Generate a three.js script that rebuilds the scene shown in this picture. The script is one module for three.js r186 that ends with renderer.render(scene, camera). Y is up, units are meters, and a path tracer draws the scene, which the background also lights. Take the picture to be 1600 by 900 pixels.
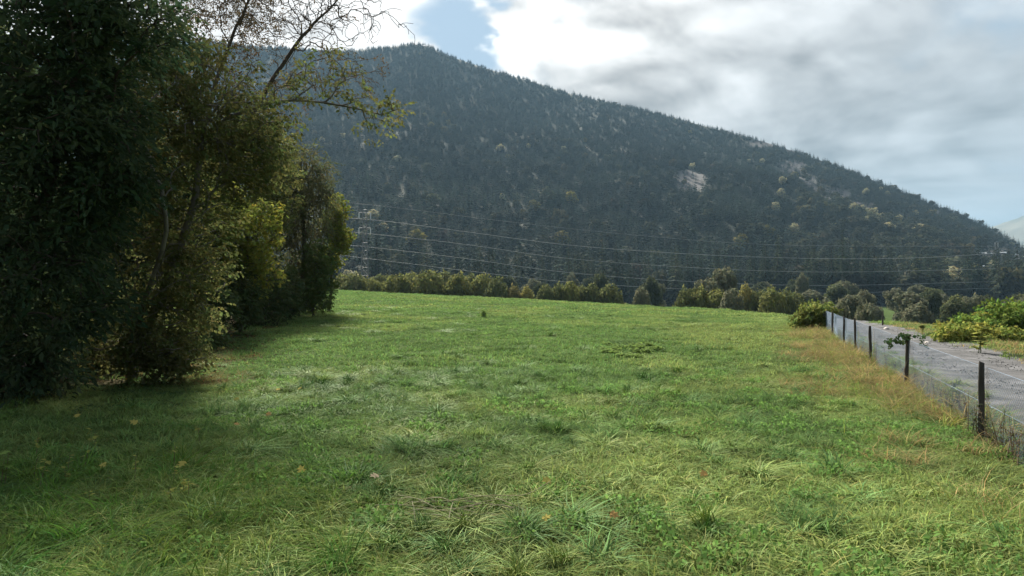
import * as THREE from 'three';
import { mergeGeometries } from 'three/addons/utils/BufferGeometryUtils.js';

// ───────────────────────── camera, sky, sun, exposure ─────────────────────────
const F = 1042, EYE = 1.9;                       // focal length in photo pixels (1600 wide), eye height in metres
const scene = new THREE.Scene();
const camera = new THREE.PerspectiveCamera(2 * Math.atan(450 / F) * 180 / Math.PI, 16 / 9, 0.1, 20000);
camera.position.set(0, EYE, 0);
camera.lookAt(0, EYE, -10);
scene.add(camera);

const renderer = new THREE.WebGLRenderer({ antialias: true });
renderer.setSize(1024, 576);
renderer.toneMapping = THREE.LinearToneMapping;
renderer.toneMappingExposure = 2.6;
renderer.shadowMap.enabled = true;

const SUN_AZ = -14 * Math.PI / 180, SUN_EL = 33 * Math.PI / 180;
const sunDir = new THREE.Vector3(Math.sin(SUN_AZ) * Math.cos(SUN_EL), Math.sin(SUN_EL), -Math.cos(SUN_AZ) * Math.cos(SUN_EL));
const sun = new THREE.DirectionalLight(new THREE.Color(1.0, 0.94, 0.82), 5.0);
sun.name = 'sun';
sun.position.copy(sunDir).multiplyScalar(400);
sun.target.position.set(0, 0, -30);
sun.castShadow = true;
sun.shadow.radius = 20;
sun.shadow.mapSize.set(4096, 4096);
Object.assign(sun.shadow.camera, { left: -80, right: 80, top: 80, bottom: -80, near: 10, far: 900 });
scene.add(sun, sun.target);
scene.fog = new THREE.FogExp2(new THREE.Color(0.46, 0.74, 1.0), 0.00011);

// ───────────────────────── random numbers and noise ─────────────────────────
function rng(seed) {
  let a = seed >>> 0;
  return () => { a = (a + 0x6D2B79F5) | 0; let t = Math.imul(a ^ (a >>> 15), 1 | a); t = (t + Math.imul(t ^ (t >>> 7), 61 | t)) ^ t; return ((t ^ (t >>> 14)) >>> 0) / 4294967296; };
}
const hash2 = (x, y) => { let h = Math.imul(x, 374761393) + Math.imul(y, 668265263) | 0; h = Math.imul(h ^ (h >>> 13), 1274126177); return ((h ^ (h >>> 16)) >>> 0) / 4294967296; };
function noise(x, y) {
  const ix = Math.floor(x), iy = Math.floor(y), fx = x - ix, fy = y - iy, u = fx * fx * (3 - 2 * fx), v = fy * fy * (3 - 2 * fy);
  const a = hash2(ix, iy), b = hash2(ix + 1, iy), c = hash2(ix, iy + 1), d = hash2(ix + 1, iy + 1);
  return a + (b - a) * u + (c - a) * v + (a - b - c + d) * u * v;
}
function fbm(x, y, n = 4) { let s = 0, w = 0.5, t = 0; for (let i = 0; i < n; i++) { s += w * noise(x, y); t += w; w *= 0.5; x = x * 2.03 + 17.3; y = y * 2.03 + 9.1; } return s / t; }
const clamp = THREE.MathUtils.clamp, lerp = THREE.MathUtils.lerp, sstep = (a, b, x) => THREE.MathUtils.smoothstep(x, a, b);
const range = (r, a, b) => a + (b - a) * r();
function table(t, x) {
  if (x <= t[0][0]) return t[0][1];
  for (let i = 1; i < t.length; i++) if (x <= t[i][0]) return lerp(t[i - 1][1], t[i][1], (x - t[i - 1][0]) / (t[i][0] - t[i - 1][0]));
  return t[t.length - 1][1];
}

// the sky: a broken layer of altocumulus, bright round the sun, one blue gap over the ridge
{
  const W = 4096, Hh = 2048, d = new Float32Array(W * Hh * 4);
  for (let r = 0; r < Hh; r++) {
    const el = ((r + 0.5) / Hh - 0.5) * Math.PI, y = Math.sin(el), ce = Math.cos(el);
    if (el < -0.02) { for (let c = 0; c < W; c++) d.set([0.14, 0.15, 0.16, 1], (r * W + c) * 4); continue; }
    for (let c = 0; c < W; c++) {
      const th = ((c + 0.5) / W - 0.5) * 2 * Math.PI, x = Math.cos(th) * ce, z = Math.sin(th) * ce;
      const yy = Math.max(y, 0) + 0.10, px = x / yy, pz = z / yy;
      const cosS = x * sunDir.x + y * sunDir.y + z * sunDir.z, ang = Math.acos(clamp(cosS, -1, 1)) * 180 / Math.PI;
      const wx = fbm(px * 0.9 + 3, pz * 0.9 + 8, 3) - 0.5, wz = fbm(px * 0.9 + 31, pz * 0.9 + 2, 3) - 0.5;
      const big = fbm(px * 0.55 + wx * 0.9 + 5.2, pz * 0.55 + wz * 0.9 + 1.7, 4);
      const fine = fbm(px * 2.6 + wx * 2.2, pz * 2.6 + pz * 0.6 + wz * 2.2, 5);
      const puff = fbm(x * 17 + y * 5 + wx * 2.5, y * 27 + z * 8 + wz * 2.5, 5), band = fbm(px * 1.1 + pz * 0.8 + wx * 1.5, (pz - px * 0.5) * 3.4 + wz * 1.5, 4);
      // gaps of blue: thin places of the layer, among them the one that stands over the summit
      const az = Math.atan2(x, -z) * 180 / Math.PI, eld = el * 180 / Math.PI;
      const gx = (az + 4.9 + (eld - 21) * 0.12) / 3.6 + (wx + (fine - 0.5) * 1.2 + (puff - 0.5) * 2.2) * 0.9, gy = (eld - 20.4) / 4.4 + (wz + (puff - 0.5) * 1.6) * 0.8;
      const gap = Math.exp(-Math.pow(gx * gx + gy * gy, 2.0));
      const cover = sstep(0.15, 0.47, big * 0.50 + fine * 0.25 + puff * 0.25 - gap * (0.40 + 0.4 * (puff - 0.5)));
      // colour of the blue and of the cloud, in scene units before exposure
      const blue = [0.085 + 0.06 * (1 - y), 0.145 + 0.06 * (1 - y), 0.225 + 0.035 * (1 - y)];
      const glow = Math.exp(-Math.pow(ang / 41, 2));
      const thick = sstep(0.32, 0.68, big * 0.36 + fine * 0.20 + puff * 0.20 + band * 0.24);
      const bright = 0.9 * (lerp(0.176, 0.126, thick) * (0.93 + 0.14 * puff)) + glow * (0.52 - 0.36 * thick + 0.95 * (puff - 0.5));
      const tint = clamp(glow * 1.5, 0, 1);
      const cl = [bright * lerp(0.90, 1.02, tint), bright * lerp(0.985, 1.01, tint), bright * lerp(1.06, 0.99, tint)];
      const i = (r * W + c) * 4, veil = 0.07 * glow;
      for (let k = 0; k < 3; k++) d[i + k] = lerp(blue[k] + veil, cl[k], cover);
      d[i + 3] = 1;
    }
  }
  const t = new THREE.DataTexture(d, W, Hh, THREE.RGBAFormat, THREE.FloatType);
  t.mapping = THREE.EquirectangularReflectionMapping;
  t.magFilter = THREE.LinearFilter; t.needsUpdate = true;
  scene.background = t; scene.environment = t;
}

// ───────────────────────── helpers ─────────────────────────
const names = new Map();
function numbered(n) { const k = names.get(n) ?? 0; names.set(n, k + 1); return k ? n + '_' + String(k).padStart(3, '0') : n; }
function tag(o, label, category, group) { o.userData.label = label; o.userData.category = category; if (group) o.userData.group = group; return o; }
function thing(name, label, category, pos, turn = 0, group) {
  const g = new THREE.Group(); g.name = numbered(name); if (pos) g.position.copy(pos); g.rotation.y = turn; scene.add(g);
  return tag(g, label, category, group);
}
function part(name, geo, mat, parent, label) { const m = new THREE.Mesh(geo, mat); m.name = name; parent.add(m); if (label) m.userData.label = label; return m; }
function structure(name, geo, mat) { const m = new THREE.Mesh(geo, mat); m.name = name; m.userData.kind = 'structure'; scene.add(m); return m; }
function stuffGroup(name, label, category) { const g = new THREE.Group(); g.name = name; g.userData.kind = 'stuff'; tag(g, label, category); scene.add(g); return g; }
function instances(name, geo, mat, list, parent) {      // list of {m: Matrix4, c: Color?}
  const im = new THREE.InstancedMesh(geo, mat, list.length); im.name = name; im.userData.kind = 'stuff';
  list.forEach((e, i) => { im.setMatrixAt(i, e.m); if (e.c) im.setColorAt(i, e.c); });
  (parent ?? scene).add(im); return im;
}
function at(px, py, D) { return new THREE.Vector3((px - 800) / F * D, EYE + (450 - py) / F * D, -D); }

class GB {                                             // a bag of triangles with colours
  constructor() { this.p = []; this.c = []; this.n = []; this.i = []; }
  v(x, y, z, c, n) { this.p.push(x, y, z); if (c) this.c.push(c[0], c[1], c[2]); if (n) this.n.push(n[0], n[1], n[2]); return this.p.length / 3 - 1; }
  t(a, b, c) { this.i.push(a, b, c); }
  q(a, b, c, d) { this.i.push(a, b, c, a, c, d); }
  build() {
    const g = new THREE.BufferGeometry();
    g.setAttribute('position', new THREE.Float32BufferAttribute(this.p, 3));
    if (this.c.length) g.setAttribute('color', new THREE.Float32BufferAttribute(this.c, 3));
    if (this.n.length === this.p.length) g.setAttribute('normal', new THREE.Float32BufferAttribute(this.n, 3));
    g.setIndex(this.i); return g;
  }
  seg(a, b, ra, rb, sides = 6, col) {                  // tapered round bar from a to b
    const d = new THREE.Vector3().subVectors(b, a).normalize(), u = new THREE.Vector3(Math.abs(d.y) < 0.9 ? 0 : 1, Math.abs(d.y) < 0.9 ? 1 : 0, 0).cross(d).normalize(), w = new THREE.Vector3().crossVectors(d, u);
    const k = this.p.length / 3;
    for (let s = 0; s < sides; s++) {
      const an = s / sides * 2 * Math.PI, nx = u.x * Math.cos(an) + w.x * Math.sin(an), ny = u.y * Math.cos(an) + w.y * Math.sin(an), nz = u.z * Math.cos(an) + w.z * Math.sin(an);
      this.v(a.x + nx * ra, a.y + ny * ra, a.z + nz * ra, col, [nx, ny, nz]);
      this.v(b.x + nx * rb, b.y + ny * rb, b.z + nz * rb, col, [nx, ny, nz]);
    }
    for (let s = 0; s < sides; s++) { const e = (s + 1) % sides; this.q(k + 2 * s, k + 2 * e, k + 2 * e + 1, k + 2 * s + 1); }
  }
}
const V = (x, y, z) => new THREE.Vector3(x, y, z);
const lin = (r, g, b) => new THREE.Color().setRGB(r, g, b);
function leafMat(r, g, b, through = 0.4, rough = 1) {
  return new THREE.MeshPhysicalMaterial({ color: lin(r, g, b), roughness: rough, transmission: through, thickness: 0, side: THREE.DoubleSide, vertexColors: true, specularIntensity: 0.1 });
}
function matte(r, g, b, rough = 0.9, vc = false) { return new THREE.MeshStandardMaterial({ color: lin(r, g, b), roughness: rough, vertexColors: vc, side: THREE.DoubleSide }); }

// ───────────────────────── the lie of the land ─────────────────────────
const fenceX = (D) => 5.8 + 0.374 * (D - 8.25);
const hedgeX = (D) => table([[0, -12], [9, -10.5], [12.5, -7.4], [15, -7.6], [20, -8.8], [30, -11.2], [42, -12.6], [50, -18], [70, -40], [120, -60]], D);
function H(x, D) {
  const s = sstep(8, 75, D), q = Math.max(D - (90 - 0.671 * x), D > 12 ? (x - 21.5 - fbm(D * 0.1, 3) * 2) * 1.4 : -1);
  return s * (0.4 - 0.04 * clamp(x, -60, 40)) - 6.6 * sstep(0, 20, q) + 0.05 * (fbm(x * 0.5, D * 0.5, 3) - 0.5) + 0.03 * (noise(x * 2.1, D * 2.1) - 0.5) + 0.16 * (fbm(x * 0.07 + 5, D * 0.07, 2) - 0.5) * sstep(20, 40, D);
}
const ground3 = (x, D, lift = 0) => V(x, H(x, D) + lift, -D);
function onGround(px, py) { const a = (px - 800) / F, b = (py - 450) / F; for (let D = 1.5; D < 140; D += 0.02) if (EYE - b * D <= H(a * D, D)) return [a * D, D]; return [a * 100, 100]; }

const ridgeY = [[-1600, 300], [-700, 160], [-100, 72], [200, 52], [340, 60], [400, 67], [520, 76], [600, 70], [640, 64], [665, 66], [700, 82], [760, 102], [830, 122], [900, 144], [1000, 165], [1100, 191], [1200, 217], [1300, 250], [1400, 289], [1500, 330], [1560, 358], [1600, 381], [1700, 428], [1800, 452], [2600, 460]];
const ridgeD = [[-1600, 1500], [600, 1750], [900, 1600], [1250, 1250], [1600, 900], [1800, 720], [2600, 640]];
function mountain(a, D) {                              // height over the valley at bearing a = x / D
  const px = 800 + a * F, Dr = table(ridgeD, px), Df = 345, hr = EYE + (450 - table(ridgeY, px)) / F * Dr - 7;
  const t = (D - Df) / (Dr - Df), x = a * D;
  if (t <= 0) return -8 + t * 20;
  if (t >= 1) return hr - (D - Dr) * 0.55;
  const gully = (fbm(x * 0.006 + 40, D * 0.0022 + 3, 4) - 0.5) * 70 * Math.sin(Math.PI * t) * Math.min(1, hr / 300);
  return lerp(-8, hr, Math.pow(t, 1.38)) + gully * 0.8 + (fbm(x * 0.03, D * 0.03, 3) - 0.5) * 8 * Math.sin(Math.PI * t);
}
// scree and clearings, as [bearing px, py, half width, half height]
const bare = [[1076, 284, 26, 20], [1240, 262, 20, 12], [1185, 226, 24, 7], [1262, 285, 16, 12], [1300, 305, 30, 12], [1345, 322, 26, 9], [1372, 345, 22, 9], [1240, 232, 14, 6], [1415, 338, 12, 5], [1562, 428, 80, 48], [1460, 332, 12, 5], [1330, 345, 10, 5]];
function bareness(x, y, D) {
  const px = 800 + x / D * F, py = 450 - (y - EYE) / D * F; let b = 0;
  for (const [cx, cy, rx, ry] of bare) { const e = Math.hypot((px - cx) / rx, (py - cy) / ry) + (fbm(x * 0.05, D * 0.05, 3) - 0.5) * 0.9; b = Math.max(b, 1 - sstep(0.75, 1.1, e)); }
  return b;
}

// tileable noise textures: fine soil/turf grain and gravel
function grainTexture(size, fn, srgb = true) {
  const d = new Uint8Array(size * size * 4);
  for (let y = 0; y < size; y++) for (let x = 0; x < size; x++) { const c = fn(x / size, y / size), i = (y * size + x) * 4; for (let k = 0; k < 3; k++) d[i + k] = clamp(c[k], 0, 1) * 255; d[i + 3] = 255; }
  const t = new THREE.DataTexture(d, size, size); t.wrapS = t.wrapT = THREE.RepeatWrapping; t.magFilter = THREE.LinearFilter; t.minFilter = THREE.LinearMipmapLinearFilter; if (srgb) t.colorSpace = THREE.SRGBColorSpace; t.needsUpdate = true; return t;
}
const tile = (u, v, f, n) => { const a = fbm(u * f, v * f, n), b = fbm((u - 1) * f, v * f, n), c = fbm(u * f, (v - 1) * f, n), e = fbm((u - 1) * f, (v - 1) * f, n); return lerp(lerp(a, b, u), lerp(c, e, u), v); };
const soilMap = grainTexture(512, (u, v) => { const a = tile(u, v, 60, 3), b = tile(u + 0.3, v, 9, 3), k = 0.45 + 0.75 * a + 0.35 * (b - 0.5); return [k, k, k]; });
const gravelFn = (u, v) => { const a = tile(u, v, 150, 3), b = tile(u, v + 0.4, 7, 5), k = 0.26 + 0.66 * a + 0.75 * (b - 0.5); return [k * 1.0, k * 0.98, k * 1.0]; };
const gravelMap = grainTexture(1024, gravelFn), gravelBump = grainTexture(1024, gravelFn, false);

// ───────────────────────── ground, track, mountain, far hill ─────────────────────────
{
  const Ds = [-40, -20, -8, -3, 0]; for (let D = 0.6; D < 130; D += 0.18 + D * 0.022) Ds.push(D); for (let D = 132; D < 7000; D *= 1.16) Ds.push(D);
  const n = 220, g = new GB(), uv = [];
  for (const D of Ds) for (let k = 0; k <= n; k++) {
    const s = k / n * 2 - 1, x = (s * 0.75 + s * s * s * 0.9) * (Math.abs(D) + 22), y = H(x, Math.max(D, 0));
    const under = 1 - sstep(-0.8, 1.4, x - hedgeX(D) + 1.6 * (fbm(x * 0.7, D * 0.7, 3) - 0.5));
    const dry = 1 - sstep(-0.3, 1.0, Math.abs(x - fenceX(D) + 0.5) - 0.6 * fbm(x, D, 2)), m = fbm(x * 0.35, D * 0.35, 4);
    let c = [lerp(0.07, 0.10, m), lerp(0.115, 0.15, m), lerp(0.028, 0.04, m)];
    const mix = (o, f) => { c = c.map((e, i) => lerp(e, o[i], f)); };
    mix([0.15, 0.125, 0.065], dry * 0.7); mix([0.15, 0.112, 0.068], under * 0.8);
    g.v(x, y, -D, c); uv.push(x / 1.7, D / 1.7);
  }
  for (let r = 0; r < Ds.length - 1; r++) for (let k = 0; k < n; k++) { const a = r * (n + 1) + k; g.q(a, a + 1, a + n + 2, a + n + 1); }
  const geo = g.build(); geo.setAttribute('uv', new THREE.Float32BufferAttribute(uv, 2)); geo.computeVertexNormals();
  structure('ground', geo, new THREE.MeshPhysicalMaterial({ vertexColors: true, map: soilMap, roughness: 1, specularIntensity: 0.05, side: THREE.DoubleSide }));
}
{
  const g = new GB(), uv = [], n = 26;                 // gravel track beyond the fence
  const Ds = []; for (let D = 1; D < 62; D += 0.35) Ds.push(D);
  for (const D of Ds) {
    const x0 = fenceX(D) + 0.75 + 0.5 * (fbm(D * 0.6, 2.2, 3) - 0.5) + (D < 12 ? (12 - D) * 0.05 : 0), x1 = 4.0 + x0 + 1.0 * (fbm(D * 0.5, 7.7, 3) - 0.5);
    for (let k = 0; k <= n; k++) { const x = lerp(x0, Math.min(x1, 23), k / n); g.v(x, H(x, D) + 0.006 + 0.035 - 0.035 * (Math.exp(-Math.pow((k / n - 0.3) * 9, 2)) + Math.exp(-Math.pow((k / n - 0.68) * 9, 2))), -D); uv.push(x / 2.3, D / 2.3); }
  }
  for (let r = 0; r < Ds.length - 1; r++) for (let k = 0; k < n; k++) { const a = r * (n + 1) + k; g.q(a, a + 1, a + n + 2, a + n + 1); }
  const geo = g.build(); geo.setAttribute('uv', new THREE.Float32BufferAttribute(uv, 2)); geo.computeVertexNormals();
  structure('gravel_track', geo, new THREE.MeshStandardMaterial({ color: lin(0.235, 0.24, 0.24), map: gravelMap, bumpMap: gravelBump, bumpScale: 0.010, roughness: 0.95, side: THREE.DoubleSide }));
}
{
  const g = new GB(), C = 300, R = 110;
  for (let r = 0; r <= R; r++) for (let k = 0; k <= C; k++) {
    const a = -2.0 + 4.1 * k / C, px = 800 + a * F, Dr = table(ridgeD, px), t = -0.04 + 1.34 * r / R, D = 345 + t * (Dr - 345), x = a * D, y = mountain(a, D);
    const b = bareness(x, y, D), m = fbm(x * 0.02, D * 0.02, 3), brown = px > 1470 && y < 60;
    const c0 = [0.020 + 0.015 * m, 0.026 + 0.015 * m, 0.016], c1 = brown ? [0.10, 0.085, 0.07] : [0.095, 0.086, 0.088];
    g.v(x, y, -D, c0.map((e, i) => lerp(e, c1[i] * (0.75 + 0.5 * m), b)));
  }
  for (let r = 0; r < R; r++) for (let k = 0; k < C; k++) { const a = r * (C + 1) + k; g.q(a, a + 1, a + C + 2, a + C + 1); }
  const geo = g.build(); geo.computeVertexNormals();
  structure('mountain', geo, matte(1, 1, 1, 1, true));
}
{
  const g = new GB(), C = 120, R = 24;                 // pale bare hill far up the valley
  for (let r = 0; r <= R; r++) for (let k = 0; k <= C; k++) {
    const px = 1380 + 900 * k / C, t = r / R, D = 3000 + 1100 * t, x = (px - 800) / F * D;
    const ridge = table([[1380, 20], [1520, 330], [1560, 400], [1600, 455], [1700, 560], [1900, 700], [2280, 640]], px);
    const m = fbm(x * 0.004, D * 0.004, 5), y = -8 + ridge * Math.pow(t, 0.8) * (1 + 0.16 * (m - 0.5) * Math.sin(Math.PI * t)) + 26 * (fbm(x * 0.012, D * 0.012, 4) - 0.5) * t;
    const s = sstep(0.5, 0.62, fbm(x * 0.009 + 5, D * 0.009, 4));
    g.v(x, y, -D, [lerp(0.135, 0.07, s), lerp(0.125, 0.075, s), lerp(0.09, 0.05, s)]);
  }
  for (let r = 0; r < R; r++) for (let k = 0; k < C; k++) { const a = r * (C + 1) + k; g.q(a, a + 1, a + C + 2, a + C + 1); }
  const geo = g.build(); geo.computeVertexNormals();
  structure('far_hill', geo, matte(1, 1, 1, 1, true));
}

// ───────────────────────── conifers of the mountain ─────────────────────────
function coniferCrown(r, whorls, arms, fine) {         // unit height, radius ~0.17
  const g = new GB();
  for (let w = 0; w < whorls; w++) {
    const f = w / (whorls - 1), y0 = lerp(0.10, 0.96, Math.pow(f, 0.92)), len = lerp(0.185, 0.018, Math.pow(f, 0.85)) * range(r, 0.85, 1.15), n = Math.max(4, Math.round(arms * (1 - 0.45 * f))), spin = r() * 6.28;
    for (let k = 0; k < n; k++) {
      const an = spin + (k + range(r, -0.3, 0.3)) / n * 6.283, L = len * range(r, 0.6, 1.2), dy = -L * range(r, 0.15, 0.55), wd = L * range(r, 0.26, 0.42), y = y0 + range(r, -0.015, 0.015), ca = Math.cos(an), sa = Math.sin(an), v = range(r, 0.7, 1.3), c = [v, v, v * range(r, 0.9, 1.1)];
      const P = (l, s, h) => g.v(ca * l - sa * s, y + h, sa * l + ca * s, c);
      if (fine) {
        const m = 3;
        for (let j = 0; j < m; j++) {                  // fans of twigs along the arm, each its own jagged flake
          const l0 = L * (j / m) * 0.9, l1 = L * ((j + 1.25) / m) * 0.95, ww = wd * (1 - 0.25 * j), h0 = dy * Math.pow(l0 / L, 1.4), h1 = dy * Math.pow(l1 / L, 1.4);
          const a = P(l0, 0, h0 + 0.004), b = P(l1 * 0.86, ww * range(r, 0.6, 1.1), h1 - 0.012 * r()), e = P(l1, 0, h1), d = P(l1 * 0.86, -ww * range(r, 0.6, 1.1), h1 - 0.012 * r());
          g.t(a, b, e); g.t(a, e, d);
        }
      } else { const a = P(0, 0, 0.01), b = P(L * 0.75, wd, dy * 0.7), e = P(L, 0, dy), d = P(L * 0.75, -wd, dy * 0.7); g.t(a, b, e); g.t(a, e, d); }
    }
  }
  return g.build();
}
function coniferTrunk() { const g = new GB(); g.seg(V(0, -0.03, 0), V(0, 0.5, 0), 0.012, 0.008, 6, [1, 1, 1]); g.seg(V(0, 0.5, 0), V(0, 0.99, 0), 0.008, 0.001, 5, [1, 1, 1]); return g.build(); }
const needle = [leafMat(0.026, 0.042, 0.026, 0.1), leafMat(0.034, 0.051, 0.028, 0.1), leafMat(0.023, 0.037, 0.027, 0.1), leafMat(0.066, 0.08, 0.046, 0.1)];
const barkDark = matte(0.07, 0.055, 0.045, 0.95, true), barkGrey = matte(0.13, 0.115, 0.10, 0.95, true);
const rC = rng(11), conNear = [0, 1, 2, 3].map(() => coniferCrown(rC, 17, 9, true)), conFar = [0, 1, 2].map(() => coniferCrown(rC, 9, 7, false)), conTrunk = coniferTrunk();

// rounded broadleaf crowns made of many small leaf sprays; unit: metres
function sprayCrown(r, lobes, n, size, hue = 0.12) {
  const g = new GB(), vol = lobes.map((l) => l[3] * l[4] * l[5]), tot = vol.reduce((a, b) => a + b);
  for (let i = 0; i < n; i++) {
    let k = r() * tot, j = 0; while (k > vol[j]) k -= vol[j++];
    const l = lobes[j], u = r() * 2 - 1, an = r() * 6.283, s = Math.sqrt(1 - u * u), rad = Math.pow(r(), 0.27) * (0.88 + 0.24 * noise(an * 2.2 + j * 9, u * 3));
    const nx = s * Math.cos(an), ny = u, nz = s * Math.sin(an), x = l[0] + nx * l[3] * rad, y = l[1] + ny * l[4] * rad, z = l[2] + nz * l[5] * rad;
    if (y < 0.02) continue;
    const d = V(nx + range(r, -0.8, 0.8), ny + range(r, -0.8, 0.8), nz + range(r, -0.8, 0.8)).normalize(), e = V(range(r, -1, 1), range(r, -1, 1), range(r, -1, 1)).cross(d).normalize(), f = V(0, 0, 0).crossVectors(d, e), q = size * range(r, 0.6, 1.3);
    const v = range(r, 0.72, 1.28), c = [v * range(r, 1 - hue, 1 + hue), v, v * range(r, 0.85, 1.1)];
    const P = (a, b) => g.v(x + e.x * a * q + f.x * b * q, y + e.y * a * q + f.y * b * q, z + e.z * a * q + f.z * b * q, c);
    const a0 = P(-1, range(r, -0.2, 0.2)), a1 = P(range(r, -0.3, 0.1), -0.55), a2 = P(1, range(r, -0.2, 0.2)), a3 = P(range(r, -0.1, 0.3), 0.55);
    g.q(a0, a1, a2, a3);
  }
  return g.build();
}
function stemGeo(h, r0, forks, r) {
  const g = new GB(); const top = V(range(r, -0.1, 0.1) * h, h * 0.5, range(r, -0.1, 0.1) * h);
  g.seg(V(0, -0.3, 0), top, r0, r0 * 0.6, 7, [1, 1, 1]);
  for (let k = 0; k < forks; k++) { const an = k / forks * 6.283 + r(), e = V(top.x + Math.cos(an) * h * 0.28, h * range(r, 0.72, 0.9), top.z + Math.sin(an) * h * 0.28), b = V(top.x * 0.6, h * range(r, 0.28, 0.5), top.z * 0.6); g.seg(b, e, r0 * 0.45, r0 * 0.12, 5, [1, 1, 1]); }
  return g.build();
}
const rB = rng(23);
const roundCrowns = [0, 1, 2, 3, 4].map((k) => {        // for bushes about 5 m across and 6 m tall
  const l = [[0, 3.0, 0, 2.3, 2.7, 2.3]]; for (let j = 0; j < 6; j++) { const an = rB() * 6.283; l.push([Math.cos(an) * 1.5, range(rB, 1.2, 4.3), Math.sin(an) * 1.5, range(rB, 1.0, 1.5), range(rB, 0.9, 1.4), range(rB, 1.0, 1.5)]); }
  return sprayCrown(rB, l, 3200, 0.27);
});
const tallCrowns = [0, 1, 2].map((k) => {               // looser trees about 6 m across and 9 m tall
  const l = [[0, 5.2, 0, 2.0, 3.0, 2.0]]; for (let j = 0; j < 8; j++) { const an = rB() * 6.283; l.push([Math.cos(an) * 1.8, range(rB, 2.6, 7.6), Math.sin(an) * 1.8, range(rB, 0.9, 1.5), range(rB, 0.8, 1.4), range(rB, 0.9, 1.5)]); }
  return sprayCrown(rB, l, 3000, 0.30);
});
const farCrowns = [0, 1].map(() => { const l = [[0, 0.55, 0, 0.28, 0.4, 0.28]]; for (let j = 0; j < 4; j++) { const an = rB() * 6.283; l.push([Math.cos(an) * 0.2, range(rB, 0.3, 0.8), Math.sin(an) * 0.2, 0.16, 0.16, 0.16]); } return sprayCrown(rB, l, 260, 0.09); });
const roundStem = stemGeo(5.4, 0.16, 5, rB), tallStem = stemGeo(8.4, 0.2, 6, rB);
const foliage = {
  olive: leafMat(0.13, 0.145, 0.058), yellowGreen: leafMat(0.17, 0.18, 0.06), gold: leafMat(0.23, 0.215, 0.075), greyGreen: leafMat(0.145, 0.15, 0.095), dark: leafMat(0.065, 0.078, 0.04), rust: leafMat(0.165, 0.15, 0.06), pale: leafMat(0.34, 0.32, 0.20),
};
// scatter over the slope; the 290 that stand nearest are trees of their own, the rest is one forest
{
  const r = rng(5), all = [];
  while (all.length < 46000) {
    const a = range(r, -0.86, 0.86), px = 800 + a * F, Dr = table(ridgeD, px), D = range(r, 352, Dr + 60);
    if (r() > D / 1800) continue;
    const x = a * D, y = mountain(a, D); if (bareness(x, y, D) > 0.35 && r() > 0.16) continue;
    const t = (D - 345) / (Dr - 345);
    const broad = px > 1250 ? 0.20 : 0.04, kind = r() < broad * (t < 0.6 ? 1 : 0.25) ? 1 : 0;
    all.push({ x, y, D, t, px, kind, h: lerp(23, 10.5, Math.pow(clamp(t, 0, 1), 0.7)) * range(r, 0.6, 1.3) * (r() < 0.04 ? 1.25 : 1) });
  }
  const near = all.filter((e) => e.kind === 0 && Math.abs(e.px - 800) < 830 && e.px > 440).sort((p, q) => p.D - q.D).slice(0, 290), isNear = new Set(near);
  near.forEach((e, i) => {
    const g = thing('conifer', 'dark spire-shaped conifer standing in the forest edge at the mountain foot', 'conifer', V(e.x, e.y - 0.4, -e.D), r() * 6.28, 'conifers at the foot of the mountain');
    const w = range(r, 0.85, 1.25); g.scale.set(e.h * w * 1.1, e.h * 1.25, e.h * w * 1.1);
    part('trunk', conTrunk, barkDark, g); part('crown', conNear[i % 4], needle[(i * 7 + (r() * 4 | 0)) % 4], g);
  });
  const grp = stuffGroup('mountain_forest', 'dense dark conifer forest covering the hazy mountain slope', 'forest'), lists = [[], [], [], [], []], M = new THREE.Matrix4(), Q = new THREE.Quaternion(), up = V(0, 1, 0);
  for (const e of all) {
    if (isNear.has(e)) continue;
    Q.setFromAxisAngle(up, r() * 6.28);
    const w = e.h * range(r, 0.85, 1.3) * (e.kind ? 0.8 : 1), c = new THREE.Color(), st = fbm(e.x * 0.008 + 60, e.D * 0.008, 3), v = (e.t < 0.35 ? range(r, 0.5, 1.7) : range(r, 0.72, 1.22)) * lerp(0.75, 1.25, sstep(0.35, 0.65, st));
    if (e.kind) { const p = r(); if (p < 0.035) c.setRGB(0.40, 0.37, 0.22); else if (p < 0.2) c.setRGB(0.11 * v, 0.10 * v, 0.045); else c.setRGB(0.060 * v, 0.066 * v, 0.04 * v); } else c.setRGB(0.026 * v, 0.041 * v, 0.028 * v * range(r, 0.9, 1.2));
    M.compose(V(e.x, e.y - 0.4, -e.D), Q, V(w * (1 + 0.35 * e.t), e.h * (e.kind ? 0.75 : lerp(1.1, 0.9, clamp(e.t, 0, 1))), w * (1 + 0.35 * e.t)));
    lists[e.kind ? 3 + (r() * 2 | 0) : r() * 3 | 0].push({ m: M.clone(), c });
  }
  const nm = leafMat(1, 1, 1, 0.1), bm = leafMat(1, 1, 1, 0.3);
  for (let k = 0; k < 3; k++) instances('conifers', conFar[k], nm, lists[k], grp);
  for (let k = 0; k < 2; k++) instances('broadleaf_trees', farCrowns[k], bm, lists[3 + k], grp);
}

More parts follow.
